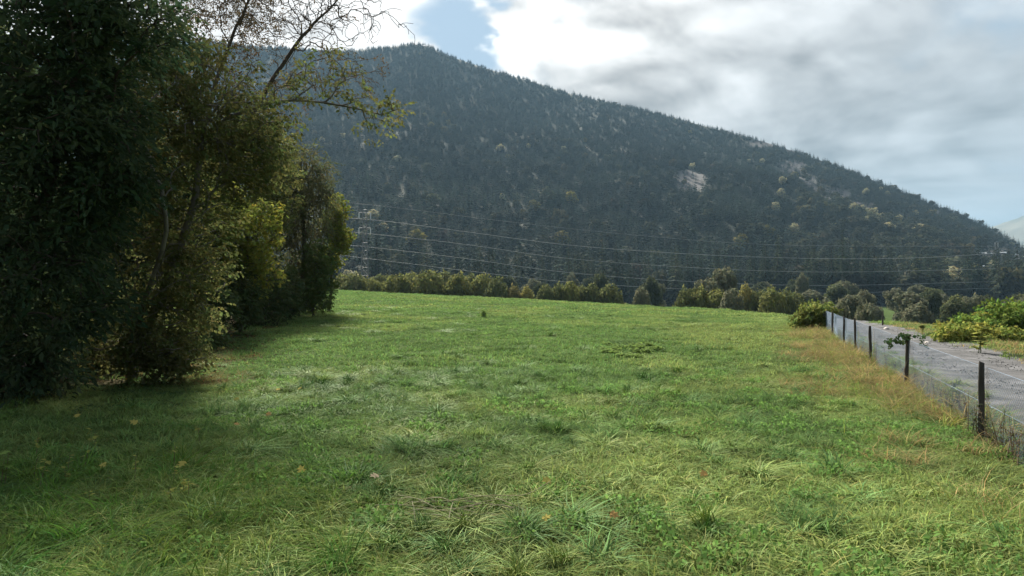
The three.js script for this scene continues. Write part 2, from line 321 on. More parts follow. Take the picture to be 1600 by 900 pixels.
// ───────────────────────── bushes and trees across the valley ─────────────────────────
function valleyTree(name, label, group, px, ytop, D, widthPx, mat, tall, r) {
  const x = (px - 800) / F * D, y = H(x, D), top = EYE + (450 - ytop) / F * D + (tall ? 0.3 : 0.8), h = top - y, crown = tall ? tallCrowns[r() * 3 | 0] : roundCrowns[r() * 5 | 0], w = widthPx / F * D / (tall ? 5.6 : 5.2);
  const g = thing(name, label, tall ? 'tree' : 'bush', V(x, y, -D), r() * 6.28, group); g.scale.set(w, h / (tall ? 8.5 : 5.9), w);
  part('trunk', tall ? tallStem : roundStem, barkGrey, g); part('crown', crown, mat, g); return g;
}
{
  const r = rng(77), f = foliage;
  const row = [[538, 430, 34], [556, 428, 34], [578, 437, 30], [598, 432, 36], [620, 431, 38], [646, 429, 40], [668, 425, 44], [692, 427, 44], [716, 430, 40], [738, 431, 36], [757, 431, 36], [777, 436, 30]];
  row.forEach(([px, y, w], i) => valleyTree('riverside_bush', 'rounded olive bush in the long unbroken row beyond the meadow edge', 'olive bushes in the row beyond the meadow', px, y, range(r, 150, 168), w * 1.45, [f.yellowGreen, f.olive, f.olive][r() * 3 | 0], false, r));
  [[803, 449, 30, 'rust'], [824, 451, 28, 'gold']].forEach(([px, y, w, m]) => valleyTree('riverside_bush', 'low rust and gold bush in the dip of the bush row', 'rust coloured low bushes', px, y, 150, w, f[m], false, r));
  [[852, 447, 28], [872, 446, 26], [892, 443, 30], [908, 448, 24], [926, 446, 28], [955, 447, 38]].forEach(([px, y, w]) => valleyTree('riverside_bush', 'small round green bush in the short clump past the rust bushes', 'green bushes in the short clump', px, y, range(r, 140, 150), w * 1.25, r() < 0.5 ? f.yellowGreen : f.olive, false, r));
  valleyTree('riverside_bush', 'grey green round bush standing alone in the dark gap of the row', null, 1002, 452, 150, 32, f.greyGreen, false, r);
  valleyTree('riverside_tree', 'taller grey green tree rising above the golden bushes', null, 1136, 416, 150, 44, f.greyGreen, true, r);
  valleyTree('riverside_tree', 'grey green tree leaning beside the tallest riverside tree', null, 1108, 434, 146, 46, f.greyGreen, true, r);
  valleyTree('riverside_bush', 'bright golden yellow bush below the taller grey green tree', null, 1166, 448, 126, 34, f.gold, false, r);
  [[1072, 453, 28], [1092, 452, 32], [1120, 455, 34], [1144, 455, 30], [1188, 456, 32], [1206, 453, 34], [1226, 457, 30], [1245, 461, 26]].forEach(([px, y, w]) => valleyTree('riverside_bush', 'olive bush in the dense bank of bushes left of the fence end', 'olive bushes in the dense bank', px, y, range(r, 118, 132), w * 1.45, [f.olive, f.yellowGreen, f.greyGreen][r() * 3 | 0], false, r));
  // muted trees over the valley floor to the right of the fence
  for (let i = 0; i < 34; i++) {
    const px = range(r, 1262, 1625), D = range(r, 105, 300), k = r();
    valleyTree('valley_tree', 'muted grey green tree on the valley floor beyond the gravel track', 'trees on the valley floor', px, Math.max(range(r, 456, 482) - (D - 105) * 0.12, px > 1470 ? 464 : 0), px > 1470 ? Math.min(D, 150) : D, range(r, 26, 52), k < 0.45 ? f.greyGreen : k < 0.75 ? f.olive : f.dark, r() < 0.5, r);
  }
  [[1288, 474, 96, 34], [1312, 478, 88, 36], [1350, 482, 84, 40]].forEach(([px, y, D, w]) => valleyTree('valley_tree', 'muted grey green tree on the valley floor beyond the gravel track', 'trees on the valley floor', px, y, D, w, f.greyGreen, false, r));
  for (let i = 0; i < 26; i++) {
    const px = range(r, 520, 1300), D = range(r, 200, 335);
    valleyTree('woodland_tree', 'dark broadleaf tree between the riverside bushes and the conifers', 'dark trees behind the riverside bushes', px, range(r, 424, 446), D, range(r, 18, 34), r() < 0.6 ? f.dark : f.greyGreen, true, r);
  }
}

// ───────────────────────── houses far up the valley ─────────────────────────
{
  const white = matte(0.75, 0.76, 0.78, 0.6), wall = [matte(0.30, 0.27, 0.25), matte(0.42, 0.40, 0.38), matte(0.22, 0.20, 0.20)], glass = new THREE.MeshStandardMaterial({ color: lin(0.03, 0.035, 0.04), roughness: 0.15 }), box = new THREE.BoxGeometry(1, 1, 1);
  const spots = [[1535, 398, 13], [1551, 399, 12], [1568, 397, 15], [1585, 399, 10], [1507, 420, 19], [1524, 418, 11], [1540, 419, 10], [1577, 419, 13], [1596, 420, 13], [1532, 440, 8], [1548, 441, 10], [1577, 442, 15], [1588, 442, 10]];
  const labels = ['white roofed house in the upper terrace of houses', 'white roofed house in the middle terrace below the upper houses', 'low pale roofed house in the bottom terrace of houses'];
  spots.forEach(([px, py, w], i) => {
    const a = (px - 800) / F; let D = 352; for (; D < 1200; D += 1) if (mountain(a, D) >= EYE + (450 - py - 4) / F * D) break;
    const y = mountain(a, D), W = 0.72 * w / F * D, hgt = 3.2, dep = W * 0.6, row = py < 410 ? 0 : py < 430 ? 1 : 2;
    const g = thing('hillside_house', labels[row], 'house', V(a * D, y - 0.6, -D), i === 4 ? -0.5 : (i % 3) * 0.12 - 0.1, labels[row].replace('white roofed house', 'houses').replace('low pale roofed house', 'houses'));
    const b = part('wall', box, wall[i % 3], g); b.scale.set(W, hgt + 1, dep); b.position.y = (hgt + 1) / 2;
    const rf = new GB(), e = 0.5, A = (X, Y, Z) => rf.v(X, Y, Z), hw = W / 2 + e, hd = dep / 2 + e, yy = hgt + 1, rr = yy + dep * 0.34;
    const p = [A(-hw, yy, hd), A(hw, yy, hd), A(hw, rr, 0), A(-hw, rr, 0), A(-hw, yy, -hd), A(hw, yy, -hd)]; rf.q(p[0], p[1], p[2], p[3]); rf.q(p[3], p[2], p[5], p[4]); rf.t(p[0], p[3], p[4]); rf.t(p[1], p[5], p[2]); rf.q(p[0], p[4], p[5], p[1]);
    part('roof', rf.build(), white, g);
    for (const s of [-0.28, 0.22]) { const wd = part('window', box, glass, g); wd.scale.set(W * 0.16, 1.2, 0.1); wd.position.set(W * s, 2.4, dep / 2 + 0.04); }
    const d = part('door', box, wall[(i + 1) % 3], g); d.scale.set(1, 2.1, 0.1); d.position.set(-W * 0.03, 1.65, dep / 2 + 0.04);
  });
}

// ───────────────────────── power line ─────────────────────────
{
  const steel = new THREE.MeshStandardMaterial({ color: lin(0.15, 0.155, 0.16), roughness: 0.6, metalness: 0.3 }), porcelain = new THREE.MeshStandardMaterial({ color: lin(0.72, 0.74, 0.76), roughness: 0.3 });
  const cable = new THREE.MeshStandardMaterial({ color: lin(0.21, 0.225, 0.235), roughness: 0.7, metalness: 0 });
  function pylon(label, px, D, base, top, s) {
    const x = (px - 800) / F * D, yb = base, yt = EYE + (450 - top) / F * D, h = yt - yb, g = thing('lattice_pylon', label, 'pylon', V(x, yb, -D), 0.25);
    const half = (f) => lerp(2.2, 0.95, Math.min(1, f * 1.5)) * s, K = [[-1, -1], [1, -1], [1, 1], [-1, 1]], lv = 11;
    for (const [i, j] of K) { const b = new GB(); for (let k = 0; k < lv; k++) { const f0 = k / lv, f1 = (k + 1) / lv; b.seg(V(i * half(f0), f0 * h, j * half(f0)), V(i * half(f1), f1 * h, j * half(f1)), 0.15 * s, 0.15 * s, 4); } part('leg', b.build(), steel, g); }
    const br = new GB();
    for (let k = 0; k < lv; k++) for (let c = 0; c < 4; c++) { const f0 = k / lv, f1 = (k + 1) / lv, [i, j] = K[c], [m, n] = K[(c + 1) % 4]; const A = V(i * half(f0), f0 * h, j * half(f0)), B = V(m * half(f1), f1 * h, n * half(f1)), C = V(m * half(f0), f0 * h, n * half(f0)), E = V(i * half(f1), f1 * h, j * half(f1)); br.seg(A, B, 0.07 * s, 0.07 * s, 3); br.seg(C, E, 0.07 * s, 0.07 * s, 3); br.seg(E, B, 0.06 * s, 0.06 * s, 3); }
    part('bracing', br.build(), steel, g);
    for (const f of [0.97, 0.80]) { const a = new GB(), L = 2.8 * s; a.seg(V(-L, f * h, 0), V(L, f * h, 0), 0.12 * s, 0.12 * s, 4); for (const q of [-1, 1]) { a.seg(V(q * L, f * h, 0), V(q * 0.95 * s, f * h + 1.4 * s, 0.95 * s), 0.08 * s, 0.08 * s, 3); a.seg(V(q * L, f * h, 0), V(q * 0.95 * s, f * h - 1.2 * s, -0.95 * s), 0.08 * s, 0.08 * s, 3); } const arm = part('crossarm', a.build(), steel, g);
      for (const q of [-0.95, 0.95]) { const b = new GB(); b.seg(V(q * L, f * h - 0.1, 0), V(q * L, f * h - 3.0 * s, 0), 0.24 * s, 0.24 * s, 6); part('insulator', b.build(), porcelain, arm); } }
    return g;
  }
  const base1 = H((570 - 800) / F * 315, 315);
  pylon('pale lattice pylon with white insulators beside the long bush row', 570, 315, base1, 328, 1);
  const a2 = (1557 - 800) / F; let D2 = 640; pylon('small distant lattice pylon among the hillside houses', 1557, D2, mountain(a2, D2) - 1, 378, 0.7);
  const wires = [                                      // [label, photo points along the wire], depth runs from one pylon to the other
    ['thin faint topmost wire of the power line', [[480, 312], [570, 319], [800, 347], [1000, 368], [1200, 382], [1557, 385]], 0.05],
    ['bright upper conductor cable of the power line', [[480, 338], [575, 343], [720, 361], [880, 382], [1080, 397], [1280, 404], [1430, 403], [1557, 396]], 0.1],
    ['second conductor cable just below the bright upper one', [[480, 356], [575, 365], [720, 381], [880, 403], [1080, 418], [1280, 425], [1557, 420]], 0.085],
    ['third conductor cable midway down the power line', [[480, 378], [575, 386], [720, 403], [880, 425], [1080, 440], [1280, 446], [1557, 440]], 0.085],
    ['lowest conductor cable sagging close to the riverside bushes', [[480, 392], [575, 404], [720, 422], [880, 440], [1080, 452], [1280, 458], [1557, 450]], 0.08],
  ];
  for (const [label, pts, rad] of wires) {
    const curve = new THREE.CatmullRomCurve3(pts.map(([px, py]) => at(px, py, px < 575 ? 315 : lerp(315, 350, (px - 575) / 982))));
    const m = new THREE.Mesh(new THREE.TubeGeometry(curve, 120, rad, 4), cable); m.name = numbered('power_cable'); tag(m, label, 'cable', 'cables of the power line'); scene.add(m);
  }
}

// ───────────────────────── leaf sprigs and grown trees ─────────────────────────
function sprig(r, n, leaf, wide, droop, spread) {      // a twig with n folded leaves, length ~ spread
  const g = new GB();
  for (let i = 0; i < n; i++) {
    const f = (i + 0.5) / n, o = V(spread * (f - 0.15), -droop * f * f * spread, range(r, -0.3, 0.3) * spread), an = (i % 2 ? 1 : -1) * range(r, 0.3, 1.3), L = leaf * range(r, 0.65, 1.25), W = L * wide * range(r, 0.85, 1.15);
    const d = V(Math.cos(an), -range(r, 0.0, 0.9) - droop * 0.4, Math.sin(an)).normalize(), s = V(range(r, -0.5, 0.5), range(r, 0.5, 1), range(r, -0.5, 0.5)).cross(d).normalize(), u = V(0, 0, 0).crossVectors(d, s), v = range(r, 0.72, 1.3), c = [v * range(r, 0.88, 1.2), v, v * range(r, 0.8, 1.1)];
    const P = (l, w, h) => g.v(o.x + d.x * L * l + s.x * W * w + u.x * L * h, o.y + d.y * L * l + s.y * W * w + u.y * L * h, o.z + d.z * L * l + s.z * W * w + u.z * L * h, c);
    const a = P(0, 0, 0), b = P(0.35, 0.5, 0.10), e = P(0.72, 0.36, 0.06), t = P(1, 0, -0.10), e2 = P(0.72, -0.36, 0.06), b2 = P(0.35, -0.5, 0.10), m = P(0.5, 0, 0);
    g.t(a, b, m); g.t(b, e, m); g.t(e, t, m); g.t(t, e2, m); g.t(e2, b2, m); g.t(b2, a, m);
  }
  return g.build();
}
function lobedSprig(r, n, leaf, spread) {              // maple-like leaves with five points
  const g = new GB();
  for (let i = 0; i < n; i++) {
    const o = V(range(r, -0.5, 0.5) * spread, range(r, -0.3, 0.3) * spread, range(r, -0.5, 0.5) * spread), d = V(range(r, -1, 1), range(r, -0.9, 0.1), range(r, -1, 1)).normalize(), s = V(range(r, -0.4, 0.4), 1, range(r, -0.4, 0.4)).cross(d).normalize(), L = leaf * range(r, 0.7, 1.25), v = range(r, 0.75, 1.28), c = [v * range(r, 0.85, 1.15), v, v];
    maple(g, o, d, s, L, c, r);
  }
  return g.build();
}
function maple(g, o, d, s, L, c, r) {
  const u = V(0, 0, 0).crossVectors(d, s), out = [[0, 0], [0.02, 0.28], [0.22, 0.52], [0.38, 0.24], [0.66, 0.50], [0.66, 0.17], [1, 0], [0.66, -0.17], [0.66, -0.50], [0.38, -0.24], [0.22, -0.52], [0.02, -0.28]];
  const P = (l, w, h) => g.v(o.x + d.x * L * l + s.x * L * w + u.x * L * h, o.y + d.y * L * l + s.y * L * w + u.y * L * h, o.z + d.z * L * l + s.z * L * w + u.z * L * h, c);
  const m = P(0.36, 0, 0), k = out.map(([l, w]) => P(l, w, (r() - 0.4) * 0.14));
  for (let i = 0; i < k.length; i++) g.t(m, k[i], k[(i + 1) % k.length]);
}
// stems: list of polylines with base first; lobes: [centre, radii, number of branch ends]; returns wood geometry and the branch ends
function grow(r, stems, lobes, rTip, rBase, wander = 0.12) {
  const nodes = [];
  for (const st of stems) { const c = new THREE.CatmullRomCurve3(st), n = Math.max(4, Math.ceil(c.getLength() / 0.35)); let prev = -1; for (let i = 0; i <= n; i++) { const p = c.getPoint(i / n); if (i) p.add(V(range(r, -1, 1), 0, range(r, -1, 1)).multiplyScalar(0.03)); nodes.push({ p, up: prev, w: 0 }); prev = nodes.length - 1; } }
  const ends = [], targets = [];
  for (const [c, rad, n] of lobes) for (let i = 0; i < n; i++) { const u = r() * 2 - 1, an = r() * 6.283, s = Math.sqrt(1 - u * u), q = Math.pow(r(), 0.42); targets.push(V(c.x + s * Math.cos(an) * rad.x * q, c.y + u * rad.y * q, c.z + s * Math.sin(an) * rad.z * q)); }
  const stemN = nodes.length, d0 = (t) => { let b = 1e9; for (let k = 0; k < stemN; k++) b = Math.min(b, nodes[k].p.distanceTo(t)); return b; };
  targets.map((t) => [d0(t), t]).sort((a, b) => a[0] - b[0]).forEach(([, t]) => {
    let best = 1e9, bi = 0;
    for (let k = 2; k < nodes.length; k++) { const p = nodes[k].p, q = nodes[k].up >= 0 ? nodes[nodes[k].up].p : p, L0 = p.distanceTo(t), on = q === p ? 0 : ((p.x - q.x) * (t.x - p.x) + (p.y - q.y) * (t.y - p.y) + (p.z - q.z) * (t.z - p.z)) / (L0 * p.distanceTo(q) + 1e-6), dd = L0 * (p.y > t.y ? 1.25 : 1) * (1 + 0.75 * (0.7 - Math.min(on, 0.7))); if (dd < best) { best = dd; bi = k; } }
    const p0 = nodes[bi].p, L = p0.distanceTo(t), n = Math.max(1, Math.round(L / 0.16)), w = V(range(r, -1, 1), range(r, 0, 1), range(r, -1, 1)).multiplyScalar(L * wander); let prev = bi;
    for (let i = 1; i <= n; i++) { const f = i / n, p = p0.clone().lerp(t, f).addScaledVector(w, Math.sin(Math.PI * f)).add(V(range(r, -1, 1), range(r, -1, 1), range(r, -1, 1))
      .multiplyScalar(0.014)); nodes.push({ p, up: prev, w: 0 }); prev = nodes.length - 1; if (i < n && r() < 0.36) ends.push([p, p.clone().sub(p0).normalize()]); }
    nodes[prev].w = 1; ends.push([nodes[prev].p, nodes[prev].p.clone().sub(p0).normalize()]);
  });
  for (let k = nodes.length - 1; k > 0; k--) if (nodes[k].up >= 0) nodes[nodes[k].up].w += Math.max(nodes[k].w, 0.04);
  const wMax = Math.max(...nodes.map((n) => n.w)), rad = (w) => rTip + (rBase - rTip) * Math.pow(w / wMax, 0.52), g = new GB();
  nodes.forEach((n) => { if (n.up < 0) return; const q = nodes[n.up], v = range(r, 0.75, 1.2); g.seg(q.p, n.p, rad(Math.max(q.w, n.w)) * (q.w > n.w * 4 ? Math.min(1, Math.pow(n.w / q.w, 0.5) * 1.6) : 1), rad(n.w), n.w > wMax * 0.06 ? 7 : 4, [v, v, v]); });
  return { wood: g.build(), ends };
}
function leafOut(r, ends, perEnd, jitter, keep = 1) {
  const list = [], M = new THREE.Matrix4(), Q = new THREE.Quaternion(), X = V(1, 0, 0), E = new THREE.Euler();
  for (const [p, d] of ends) for (let k = 0; k < perEnd; k++) {
    if (r() > keep) continue;
    const h = V(d.x + range(r, -0.9, 0.9), d.y * 0.4 + range(r, -0.5, 0.5), d.z + range(r, -0.9, 0.9)).normalize(); Q.setFromUnitVectors(X, h).multiply(new THREE.Quaternion().setFromEuler(E.set(range(r, -0.8, 0.8), 0, 0)));
    const s = range(r, 0.75, 1.25), v = range(r, 0.75, 1.25);
    M.compose(V(p.x + range(r, -1, 1) * jitter, p.y + range(r, -1, 1) * jitter, p.z + range(r, -1, 1) * jitter), Q, V(s, s, s)); list.push({ m: M.clone(), c: lin(v * range(r, 0.85, 1.2), v, v) });
  }
  return list;
}
const L_ = (px, py, D, rx, ry, rd, n) => [at(px, py, D), V(rx / F * D, ry / F * D, rd), n];
function leafyTree(name, label, category, seed, basePx, stemsPx, lobes, o) {
  const r = rng(seed), base = ground3(basePx[0], basePx[1]), rel = (p) => p.clone().sub(base);
  const stems = stemsPx.map((s) => [V(range(r, -0.15, 0.15), -0.15, range(r, -0.15, 0.15)), ...s.map(([px, py, D]) => rel(at(px, py, D)))]);
  const { wood, ends } = grow(r, stems, lobes.map(([c, rad, n]) => [rel(c), rad, n]), o.tip ?? 0.006, o.rBase ?? 0.1, o.wander ?? 0.14);
  const ok = ends.filter(([p]) => p.y > 0.05), g = thing(name, label, category, base);
  part('trunk', wood, o.bark ?? barkDark, g);
  const leafy = o.leafy ? ok.filter((e) => o.leafy(e[0].clone().add(base), r)) : ok;
  const list = leafOut(r, leafy, o.per ?? 3, o.jitter ?? 0.2, o.keep ?? 1);
  const im = instances('crown', o.sprig, o.mat, list, g);
  if (o.single) {                                      // the biggest leaves, one by one
    const lg = o.single.geo; const cand = leafy.filter(([p]) => p.clone().add(base).z > o.single.front);
    for (let k = 0; k < o.single.n && cand.length; k++) { const [p] = cand[r() * cand.length | 0], m = part('leaf', lg, o.single.mat, g); m.position.copy(p).add(V(range(r, -0.2, 0.2), range(r, -0.2, 0.2), range(r, 0, 0.35))); m.rotation.set(range(r, -0.6, 0.6), range(r, -3, 3), range(r, -1.4, -0.3)); const s = range(r, 0.8, 1.3); m.scale.setScalar(s); }
  }
  return g;
}
const rS = rng(91);
const sDroop = sprig(rS, 9, 0.115, 0.42, 0.7, 0.30), sHazel = sprig(rS, 9, 0.072, 0.70, 0.25, 0.26), sSmall = sprig(rS, 9, 0.06, 0.55, 0.3, 0.26), sWalnut = sprig(rS, 11, 0.17, 0.34, 0.9, 0.5), sMaple = lobedSprig(rS, 7, 0.15, 0.5), sBush = sprig(rS, 9, 0.13, 0.6, 0.3, 0.34);
const oneLeaf = (() => { const g = new GB(), r = rng(4); const s = sprig(r, 1, 0.10, 0.55, 0.1, 0.02); return s; })();
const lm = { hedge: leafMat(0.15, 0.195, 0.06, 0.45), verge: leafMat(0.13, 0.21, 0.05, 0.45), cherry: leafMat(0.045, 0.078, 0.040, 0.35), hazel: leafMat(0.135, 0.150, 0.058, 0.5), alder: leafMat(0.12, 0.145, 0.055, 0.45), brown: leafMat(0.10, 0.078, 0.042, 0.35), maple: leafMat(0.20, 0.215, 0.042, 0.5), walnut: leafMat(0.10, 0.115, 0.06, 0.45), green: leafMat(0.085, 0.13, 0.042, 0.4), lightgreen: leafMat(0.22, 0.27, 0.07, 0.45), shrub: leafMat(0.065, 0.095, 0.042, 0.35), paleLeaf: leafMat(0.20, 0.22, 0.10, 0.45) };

// the thicket along the left side of the meadow
leafyTree('cherry_tree', 'dark green tree with long drooping leaves at the near end of the thicket', 'tree', 301, [-9.4, 11], [[[-60, 400, 11], [-40, 150, 10.6], [20, -160, 10.4]], [[-40, 450, 11], [60, 330, 10.5], [120, 120, 10]]],
  [L_(60, 130, 10, 150, 110, 1.6, 150), L_(40, 300, 10.2, 150, 110, 1.6, 150), L_(150, 20, 9.6, 120, 90, 1.4, 120), L_(60, 450, 10.6, 110, 90, 1.5, 110), L_(-120, 200, 10.5, 160, 250, 2, 130), L_(150, 230, 10, 80, 100, 1.3, 70), L_(40, 560, 11.2, 90, 45, 1.0, 90), L_(-90, 540, 11.2, 90, 60, 1.2, 60), L_(40, -150, 10.6, 220, 120, 2.0, 70)],
  { sprig: sDroop, mat: lm.cherry, per: 4, jitter: 0.26, rBase: 0.12, single: { geo: oneLeaf, mat: lm.paleLeaf, n: 110, front: -10 } });
leafyTree('hazel_tree', 'many stemmed tree with small yellowing leaves and a crooked grey stem', 'tree', 302, [-7.9, 14], [[[214, 480, 14], [205, 330, 13.8], [182, 200, 13.6], [200, 40, 13.6]], [[225, 470, 12.9], [262, 350, 12.1], [238, 260, 11.9], [205, 190, 11.8], [190, 90, 12]], [[235, 500, 13.8], [300, 330, 13.4], [330, 180, 13.4], [420, 90, 13.6]], [[205, 500, 13.2], [165, 360, 12.0], [120, 270, 11.4], [90, 200, 11]], [[222, 480, 14], [300, 230, 14], [430, 160, 14.2], [560, 170, 14.4], [615, 185, 14.4]]],
  [L_(275, 290, 13.4, 105, 110, 1.5, 140), L_(360, 190, 13.8, 100, 95, 1.5, 130), L_(280, 430, 13.4, 80, 80, 1.3, 110), L_(255, 552, 13.0, 75, 34, 0.9, 90), L_(170, 545, 13.2, 60, 30, 0.9, 50), L_(230, 180, 13, 90, 130, 1.3, 90), L_(250, 500, 13.4, 80, 70, 1.1, 80), L_(585, 175, 14.4, 42, 40, 0.5, 13), L_(490, 130, 14.3, 70, 50, 0.8, 16), L_(395, 240, 14, 45, 70, 1.2, 70), L_(270, 90, 13.6, 80, 60, 1.4, 50)],
  { sprig: sHazel, mat: lm.hazel, per: 5, jitter: 0.26, rBase: 0.085, bark: barkGrey, wander: 0.2, single: { geo: oneLeaf, mat: lm.paleLeaf, n: 90, front: -13.6 } });
leafyTree('ash_tree', 'tall half bare tree with thin twigs spread against the sky', 'tree', 303, [-10.2, 20], [[[290, 450, 20], [310, 250, 20], [350, 90, 20], [420, -60, 20]], [[300, 330, 20], [400, 170, 19.8], [470, 60, 19.6], [560, -30, 19.5]]],
  [L_(520, 20, 19.6, 90, 60, 1.8, 480), L_(430, 10, 19.8, 90, 70, 2, 380), L_(330, 10, 20, 100, 70, 2, 220), L_(400, -90, 20, 170, 80, 2.5, 180), L_(300, 150, 20, 120, 80, 2, 100), L_(640, 45, 19.6, 30, 28, 0.8, 10), L_(430, 130, 19.8, 80, 60, 1.5, 110), L_(530, 120, 19.6, 80, 40, 1.5, 60)],
  { sprig: sSmall, mat: lm.brown, per: 3, jitter: 0.25, rBase: 0.06, tip: 0.005, bark: barkDark, wander: 0.22, leafy: (p, r) => { const px = 800 + p.x / -p.z * F; return r() < (px < 395 ? 0.95 : px < 440 ? 0.35 : -p.z * 0 + (p.y > 9.2 ? 0.03 : 0.3)) ; } });
leafyTree('maple_tree', 'young maple with yellow green lobed leaves inside the thicket', 'tree', 304, [-10.6, 26], [[[380, 450, 26], [385, 380, 25.8], [390, 320, 25.6]]],
  [L_(388, 365, 24.6, 60, 66, 1.3, 130), L_(400, 420, 25.4, 45, 40, 1.0, 50), L_(340, 330, 25.6, 50, 50, 1, 50)], { sprig: sMaple, mat: lm.maple, per: 2, jitter: 0.25, rBase: 0.08 });
leafyTree('alder_tree', 'olive leaved tree standing between the yellow maple and the dark walnut', 'tree', 340, [-12.7, 33], [[[400, 420, 33], [398, 300, 33], [402, 200, 33]]], [L_(400, 225, 33, 58, 60, 1.8, 150), L_(425, 300, 33, 45, 70, 1.6, 120), L_(355, 260, 33, 60, 80, 1.8, 130)], { sprig: sBush, mat: lm.alder, per: 3, jitter: 0.35, rBase: 0.1 });
leafyTree('walnut_tree', 'dark tree with narrow hanging leaves at the far end of the thicket', 'tree', 305, [-12.6, 38], [[[474, 420, 38], [472, 320, 38], [470, 235, 38]]],
  [L_(470, 270, 38, 40, 50, 1.5, 120), L_(476, 340, 38, 50, 60, 1.8, 150), L_(465, 410, 38, 50, 55, 1.7, 110), L_(490, 290, 37.8, 32, 45, 1.2, 70), L_(440, 320, 38, 45, 80, 1.6, 100)], { sprig: sWalnut, mat: lm.walnut, per: 2, keep: 0.8, jitter: 0.4, rBase: 0.14 });
leafyTree('maple_tree', 'bright yellow maple foliage showing past the dark walnut tree', 'tree', 306, [-11.6, 42], [[[518, 440, 42], [516, 380, 42], [514, 330, 42]]],
  [L_(524, 342, 41, 20, 40, 1.0, 90), L_(534, 376, 41, 18, 22, 0.9, 60), L_(516, 402, 41, 22, 26, 1.0, 50)], { sprig: sMaple, mat: lm.maple, per: 3, jitter: 0.22, rBase: 0.09 });
leafyTree('elder_bush', 'light green leafy bush at the foot of the dark walnut tree', 'bush', 307, [-10.9, 37], [[[492, 460, 37], [496, 420, 37]], [[480, 460, 37], [478, 430, 37]]],
  [L_(500, 410, 36.8, 26, 32, 0.9, 70), L_(490, 455, 36.6, 34, 34, 1.1, 110), L_(470, 440, 36.8, 26, 45, 1, 60)], { sprig: sBush, mat: lm.green, per: 3, jitter: 0.22, rBase: 0.05 });
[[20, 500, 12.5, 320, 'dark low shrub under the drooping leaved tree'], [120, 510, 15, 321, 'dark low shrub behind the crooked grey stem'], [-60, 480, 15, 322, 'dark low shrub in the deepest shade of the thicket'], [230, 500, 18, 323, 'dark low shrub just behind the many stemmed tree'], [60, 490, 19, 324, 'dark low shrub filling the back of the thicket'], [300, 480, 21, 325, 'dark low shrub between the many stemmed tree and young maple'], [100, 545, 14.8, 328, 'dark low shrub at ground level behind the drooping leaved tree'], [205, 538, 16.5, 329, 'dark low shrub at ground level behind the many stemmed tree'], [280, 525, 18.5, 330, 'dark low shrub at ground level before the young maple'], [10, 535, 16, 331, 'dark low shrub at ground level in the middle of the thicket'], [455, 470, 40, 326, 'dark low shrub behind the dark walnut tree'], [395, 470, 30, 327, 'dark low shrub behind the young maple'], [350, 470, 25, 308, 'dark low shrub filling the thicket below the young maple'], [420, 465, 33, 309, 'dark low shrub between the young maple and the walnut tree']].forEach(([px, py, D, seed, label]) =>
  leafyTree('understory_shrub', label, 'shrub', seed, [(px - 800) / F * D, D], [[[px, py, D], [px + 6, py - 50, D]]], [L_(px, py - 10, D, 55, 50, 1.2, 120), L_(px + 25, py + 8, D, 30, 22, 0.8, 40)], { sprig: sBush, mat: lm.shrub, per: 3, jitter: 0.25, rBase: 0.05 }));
// taller trees deeper in the thicket, which close it off
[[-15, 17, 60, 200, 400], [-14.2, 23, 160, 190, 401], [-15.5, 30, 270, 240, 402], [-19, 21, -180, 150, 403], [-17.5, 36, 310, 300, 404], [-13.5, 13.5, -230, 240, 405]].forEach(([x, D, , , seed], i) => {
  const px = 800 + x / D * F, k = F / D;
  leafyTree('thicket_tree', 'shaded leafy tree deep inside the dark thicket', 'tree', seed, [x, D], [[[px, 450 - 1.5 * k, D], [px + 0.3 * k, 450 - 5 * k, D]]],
    [L_(px, 450 - 5.2 * k, D, 2.9 * k, 2.4 * k, 2.8, 220), L_(px + 0.8 * k, 450 - 2 * k, D, 2.8 * k, 2.0 * k, 2.6, 220), L_(px, 450 + 0.2 * k, D, 2.4 * k, 1.4 * k, 2.3, 120)], { sprig: sBush, mat: i % 2 ? lm.shrub : lm.cherry, per: 4, jitter: 0.4, rBase: 0.16 }).userData.group = 'trees deep inside the thicket';
});

